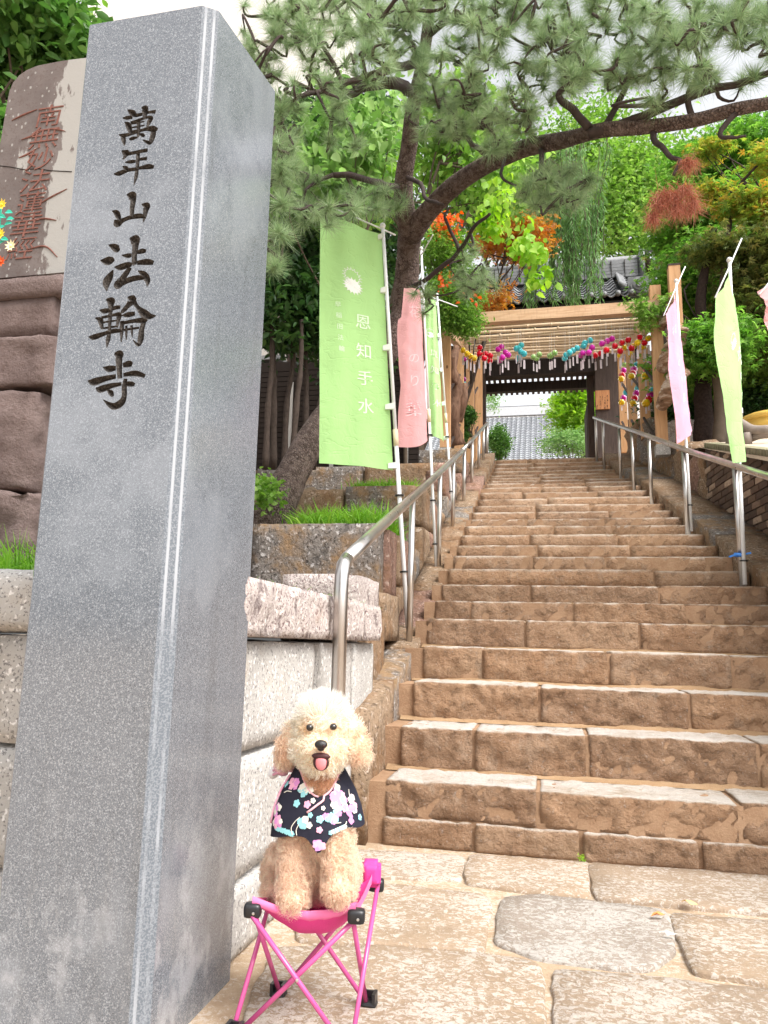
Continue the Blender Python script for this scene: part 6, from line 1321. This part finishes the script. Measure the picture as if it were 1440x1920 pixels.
for pts, r0, r1 in [([(1105, 250, 5.0), (1160, 236, 4.95), (1230, 205, 4.85), (1310, 175, 4.8), (1390, 155, 4.7), (1470, 130, 4.6)], .036, .018), ([(772, 172, 5.9), (740, 157, 5.3), (700, 160, 5.2), (660, 176, 5.05), (640, 184, 5.0)], .05, .028),
    ([(790, 118, 5.75), (740, 128, 5.25), (708, 138, 5.1), (676, 148, 5.0), (638, 158, 4.9), (600, 172, 4.75), (562, 184, 4.6), (535, 172, 4.5)], .036, .012), ([(750, 352, 6.4), (705, 342, 5.9), (662, 330, 5.2), (625, 330, 5.1)], .035, .02),
    ([(625, 330, 5.1), (590, 345, 5.0), (570, 360, 4.9)], .018, .008), ([(919, 300, 5.75), (895, 275, 5.5), (872, 255, 5.1), (850, 262, 5.0)], .026, .012), ([(1106, 240, 5.0), (1075, 205, 4.95), (1044, 177, 4.9), (1070, 148, 4.85), (1052, 104, 4.8)], .03, .013),
    ([(1010, 275, 5.4), (985, 235, 5.2), (940, 230, 5.05), (900, 240, 5.0)], .024, .01), ([(1225, 240, 4.9), (1230, 264, 4.8), (1252, 292, 4.7), (1268, 300, 4.65), (1262, 330, 4.6)], .022, .009), ([(1130, 244, 5), (1160, 190, 5), (1180, 140, 4.9), (1165, 90, 4.9)], .026, .012),
    ([(1300, 226, 4.8), (1290, 180, 4.8), (1310, 130, 4.7), (1300, 80, 4.7)], .022, .01), ([(770, 540, 7.1), (830, 500, 6.5), (866, 465, 6.2), (890, 425, 6.0), (920, 398, 5.8)], .024, .012), ([(862, 470, 6.2), (845, 430, 6.2), (835, 405, 6.1), (842, 390, 6.1)], .016, .010),
    ([(1015, 275, 5.4), (1020, 330, 5.1), (1045, 350, 5.0), (1055, 380, 5.0)], .02, .010), ([(792, 120, 5.75), (760, 70, 5.5), (720, 60, 5.1), (690, 80, 5.0)], .03, .012), ([(802, 60, 5.58), (850, 30, 5.4), (900, 50, 5.2), (940, 30, 5.1)], .03, .012),
    ([(796, 100, 5.7), (840, 110, 5.4), (880, 130, 5.1)], .02, .010), ([(760, 330, 6.35), (790, 350, 6.1), (800, 375, 5.9), (830, 385, 5.7)], .022, .012), ([(1390, 203, 4.7), (1350, 250, 4.65), (1370, 262, 4.6), (1400, 258, 4.6)], .018, .007), ([(950, 292, 5.6), (940, 330, 5.2), (970, 345, 5.1)], .014, .007),
    ([(560, 184, 4.6), (530, 230, 4.45), (520, 290, 4.35), (510, 350, 4.3)], .012, .006), ([(640, 160, 4.9), (625, 110, 4.8), (590, 70, 4.7), (560, 60, 4.6)], .018, .008)]:
    limb('branch', pts, r0, r1, .02, 6, 8)
# needle tufts: each grows on a twig that leaves the nearest wood
regs = [(590, 100, 150, 110, 4.2, 5.1, 105), (765, 45, 150, 70, 4.8, 5.6, 62), (950, 110, 160, 115, 4.6, 5.4, 120), (1150, 75, 150, 85, 4.4, 5.2, 78), (1340, 70, 120, 95, 4.2, 5.0, 66), (930, 235, 90, 50, 4.7, 5.3, 44), (520, 250, 42, 130, 4.1, 4.7, 40), (640, 250, 60, 30, 4.6, 5.0, 8),
        (615, 375, 90, 58, 4.5, 5.2, 26), (515, 440, 34, 70, 4.0, 4.4, 16), (1040, 350, 75, 42, 4.8, 5.2, 34), (885, 515, 48, 46, 5.8, 6.3, 17), (705, 385, 60, 35, 4.9, 5.3, 16), (820, 210, 60, 60, 4.9, 5.3, 26), (1230, 150, 90, 50, 4.5, 5.0, 26), (790, 570, 22, 30, 6.2, 6.5, 6), (1410, 20, 60, 60, 4.2, 4.7, 22), (650, 10, 200, 40, 4.4, 5.4, 50), (1050, 15, 200, 40, 4.6, 5.3, 50), (1530, 90, 70, 90, 4.2, 4.8, 45), (810, -90, 110, 60, 5.0, 5.8, 45), (1200, -60, 220, 50, 4.5, 5.2, 50)]
tips = []
r_ = random.Random(11)
for (cu, cv, ru, rv, y0, y1, n) in regs:
    for k in range(int(n * .84)):
        a = r_.uniform(0, 2 * PI); d = math.sqrt(r_.random()); tips.append(ony(cu + ru * d * math.cos(a), cv + rv * d * math.sin(a), r_.uniform(y0, y1)))
tips = np.array(tips); nodes = list(skel); NA = np.array(nodes)
order = np.argsort([np.min(np.linalg.norm(NA - p, axis=1)) for p in tips])
buf = np.zeros((len(nodes) + len(tips) * 6, 3)); buf[:len(nodes)] = NA; nn_ = len(nodes); tw = MB(); Np, Nd, Nl = [], [], []
for i in order:
    p = tips[i]; dd = np.linalg.norm(buf[:nn_] - p, axis=1); j = int(np.argmin(dd)); a = buf[j]; L = dd[j]
    if L < .02: continue
    j1, j2 = rng.standard_normal(3) * .24 * L, rng.standard_normal(3) * .24 * L
    C_ = catmull([a, a + (p - a) * .35 + j1 + (0, 0, -.04 * L), a + (p - a) * .7 + j2, p], 3); rr = .0085 + min(.012, L * .03); tw.tube(C_, np.linspace(rr, .0045, len(C_)), 5, False)
    for q in C_[3::2]: buf[nn_] = q; nn_ += 1
    ax = unit(p - C_[-3]); ax = unit(ax * .8 + np.array([0, -.1, .55]) + .25 * rng.standard_normal(3)); m_ = 185
    dirs = unit(ax * rng.uniform(-.05, 1.0, (m_, 1)) * 1.1 + .72 * unit(rng.standard_normal((m_, 3)))); st = p - ax * (rng.random((m_, 1)) * .05)
    Np.append(st); Nd.append(dirs); Nl.append(.125 * (.7 + .5 * rng.random(m_)))
tw.build('twigs', M_pbark_shade, pine, True)['kind'] = 'stuff'
Np, Nd, Nl = np.concatenate(Np), np.concatenate(Nd), np.concatenate(Nl); Nd[:, 2] -= .12
V, F = leaf_geo(Np, Nd, rng.standard_normal((len(Np), 3)), Nl, .0027, 'needle')
L_needle = leaf_mat('pine_needles', [(.15, .245, .11), (.27, .38, .19), (.46, .56, .33)], .3, .4, .4)
fast_mesh('needles', V, F, L_needle, pine)['kind'] = 'stuff'
dn = []; dd_ = []
for (u, v, sx_, sz_) in ((1265, 392, 30, 22), (1235, 400, 22, 20), (1285, 375, 24, 20), (1290, 325, 22, 16), (1272, 410, 22, 16), (1225, 425, 14, 12), (1300, 400, 14, 20), (1250, 385, 30, 20)):
    m_ = 300; c = np.array([ony(u + r_.gauss(0, sx_ * .35), v - 22 + r_.gauss(0, sz_ * .35), 4.6) for _ in range(m_)]); dn.append(c); q = rng.standard_normal((m_, 3)) * .45; q[:, 2] -= .8; dd_.append(q)
dn, dd_ = np.concatenate(dn), np.concatenate(dd_); V, F = leaf_geo(dn, dd_, rng.standard_normal((len(dn), 3)), .11 * (.7 + .5 * rng.random(len(dn))), .0030, 'needle')
o = fast_mesh('dead_needles', V, F, leaf_mat('dead_pine_needles', [(.36, .11, .07), (.48, .18, .11), (.55, .30, .20)], .3), pine); o['kind'] = 'stuff'; tag(o, 'rusty red bunch of dead needles')
# ------------------------------------------------------------------ small things
fl = thing('artificial_flowers', 'bunch of plastic flowers with turquoise leaves beside the old monument at the left edge', 'flower bunch', tuple(ony(5, 480, 2.9)))
M_pet = [plain('yellow_petals', (.82, .60, .05), .6), plain('cream_petals', (.82, .72, .45), .6), plain('orange_petals', (.62, .10, .02), .6)]; M_pl = plain('turquoise_plastic_leaf', (.03, .42, .30), .4)
for j, (u, v, k_) in enumerate(((5, 385, 0), (22, 462, 1), (2, 440, 0), (3, 492, 2), (-8, 410, 0))):
    c = ony(u, v, 2.86); m = MB()
    for k in range(9):
        a = 2 * PI * k / 9; q = Matrix.Rotation(a, 3, 'Y'); m.add((np.array([(0, 0, 0), (.007, -.006, .012), (.0, -.012, .03), (-.007, -.006, .012)]) @ np.array(q).T) * 1.0 + c, [(0, 1, 2, 3)])
    m.sphere(c + (0, -.006, 0), .007, 8, 6); m.build('flower_head', M_pet[k_], fl)
for j, (u, v, a) in enumerate(((22, 398, -.3), (20, 422, .2), (8, 430, .5), (10, 405, -.6), (24, 412, .0), (6, 460, .7), (14, 448, -.4))):
    c = np.array([ony(u - 12, v, 2.88)]); V, F = leaf_geo(c, np.array([[1, -.2, math.sin(a) * .6]]), np.array([[0, -1, .4]]), .045, .028, 'broad'); m = MB(); m.add(V, F.tolist()); m.build('leaf', M_pl, fl)
MB().tube([ony(-5, 540, 2.92), ony(-2, 450, 2.9), ony(2, 390, 2.88)], .004, 5).build('stalk', M_pl, fl)
for j, (u, v, c, lab, a) in enumerate(((1235, 1716, (.70, .25, .08), 'curled orange leaf lying on the joint between paving slabs', .3), (1292, 1691, (.78, .50, .20), 'flat yellowish leaf lying on the wide slab by the bottom step', -.2), (1258, 1750, (.75, .75, .73), 'tiny white scrap of paper in the paving joint', .1))):
    p = np.array([onz(u, v, .030)]); L = (.05, .058, .04)[j]; V, F = leaf_geo(p - (L / 2, 0, 0), np.array([[1, a, .05]]), np.array([[0, 0, 1.0]]), L, (.032, .022, .012)[j], 'broad'); V[:, 2] += .004 * rng.standard_normal(len(V)); m = MB(); m.add(V, F.tolist())
    o = m.build('fallen_leaf' if j < 2 else 'paper_scrap', plain('dry_leaf' if j < 2 else 'scrap', c, .7), None, False, tuple(p[0])); tag(o, lab, 'leaf' if j < 2 else 'litter')
tree('tiny_weed', 'tiny weed sprouting in the crack under the bottom step', 'plant', tuple(onz(1092, 1605, .02)), [(onz(1092, 1604, .03) - (0, .02, 0), (.008, .008, .008), 1)], L_yel, None, (.012, .009), 'broad', 3, 8, .008, 1, 0)
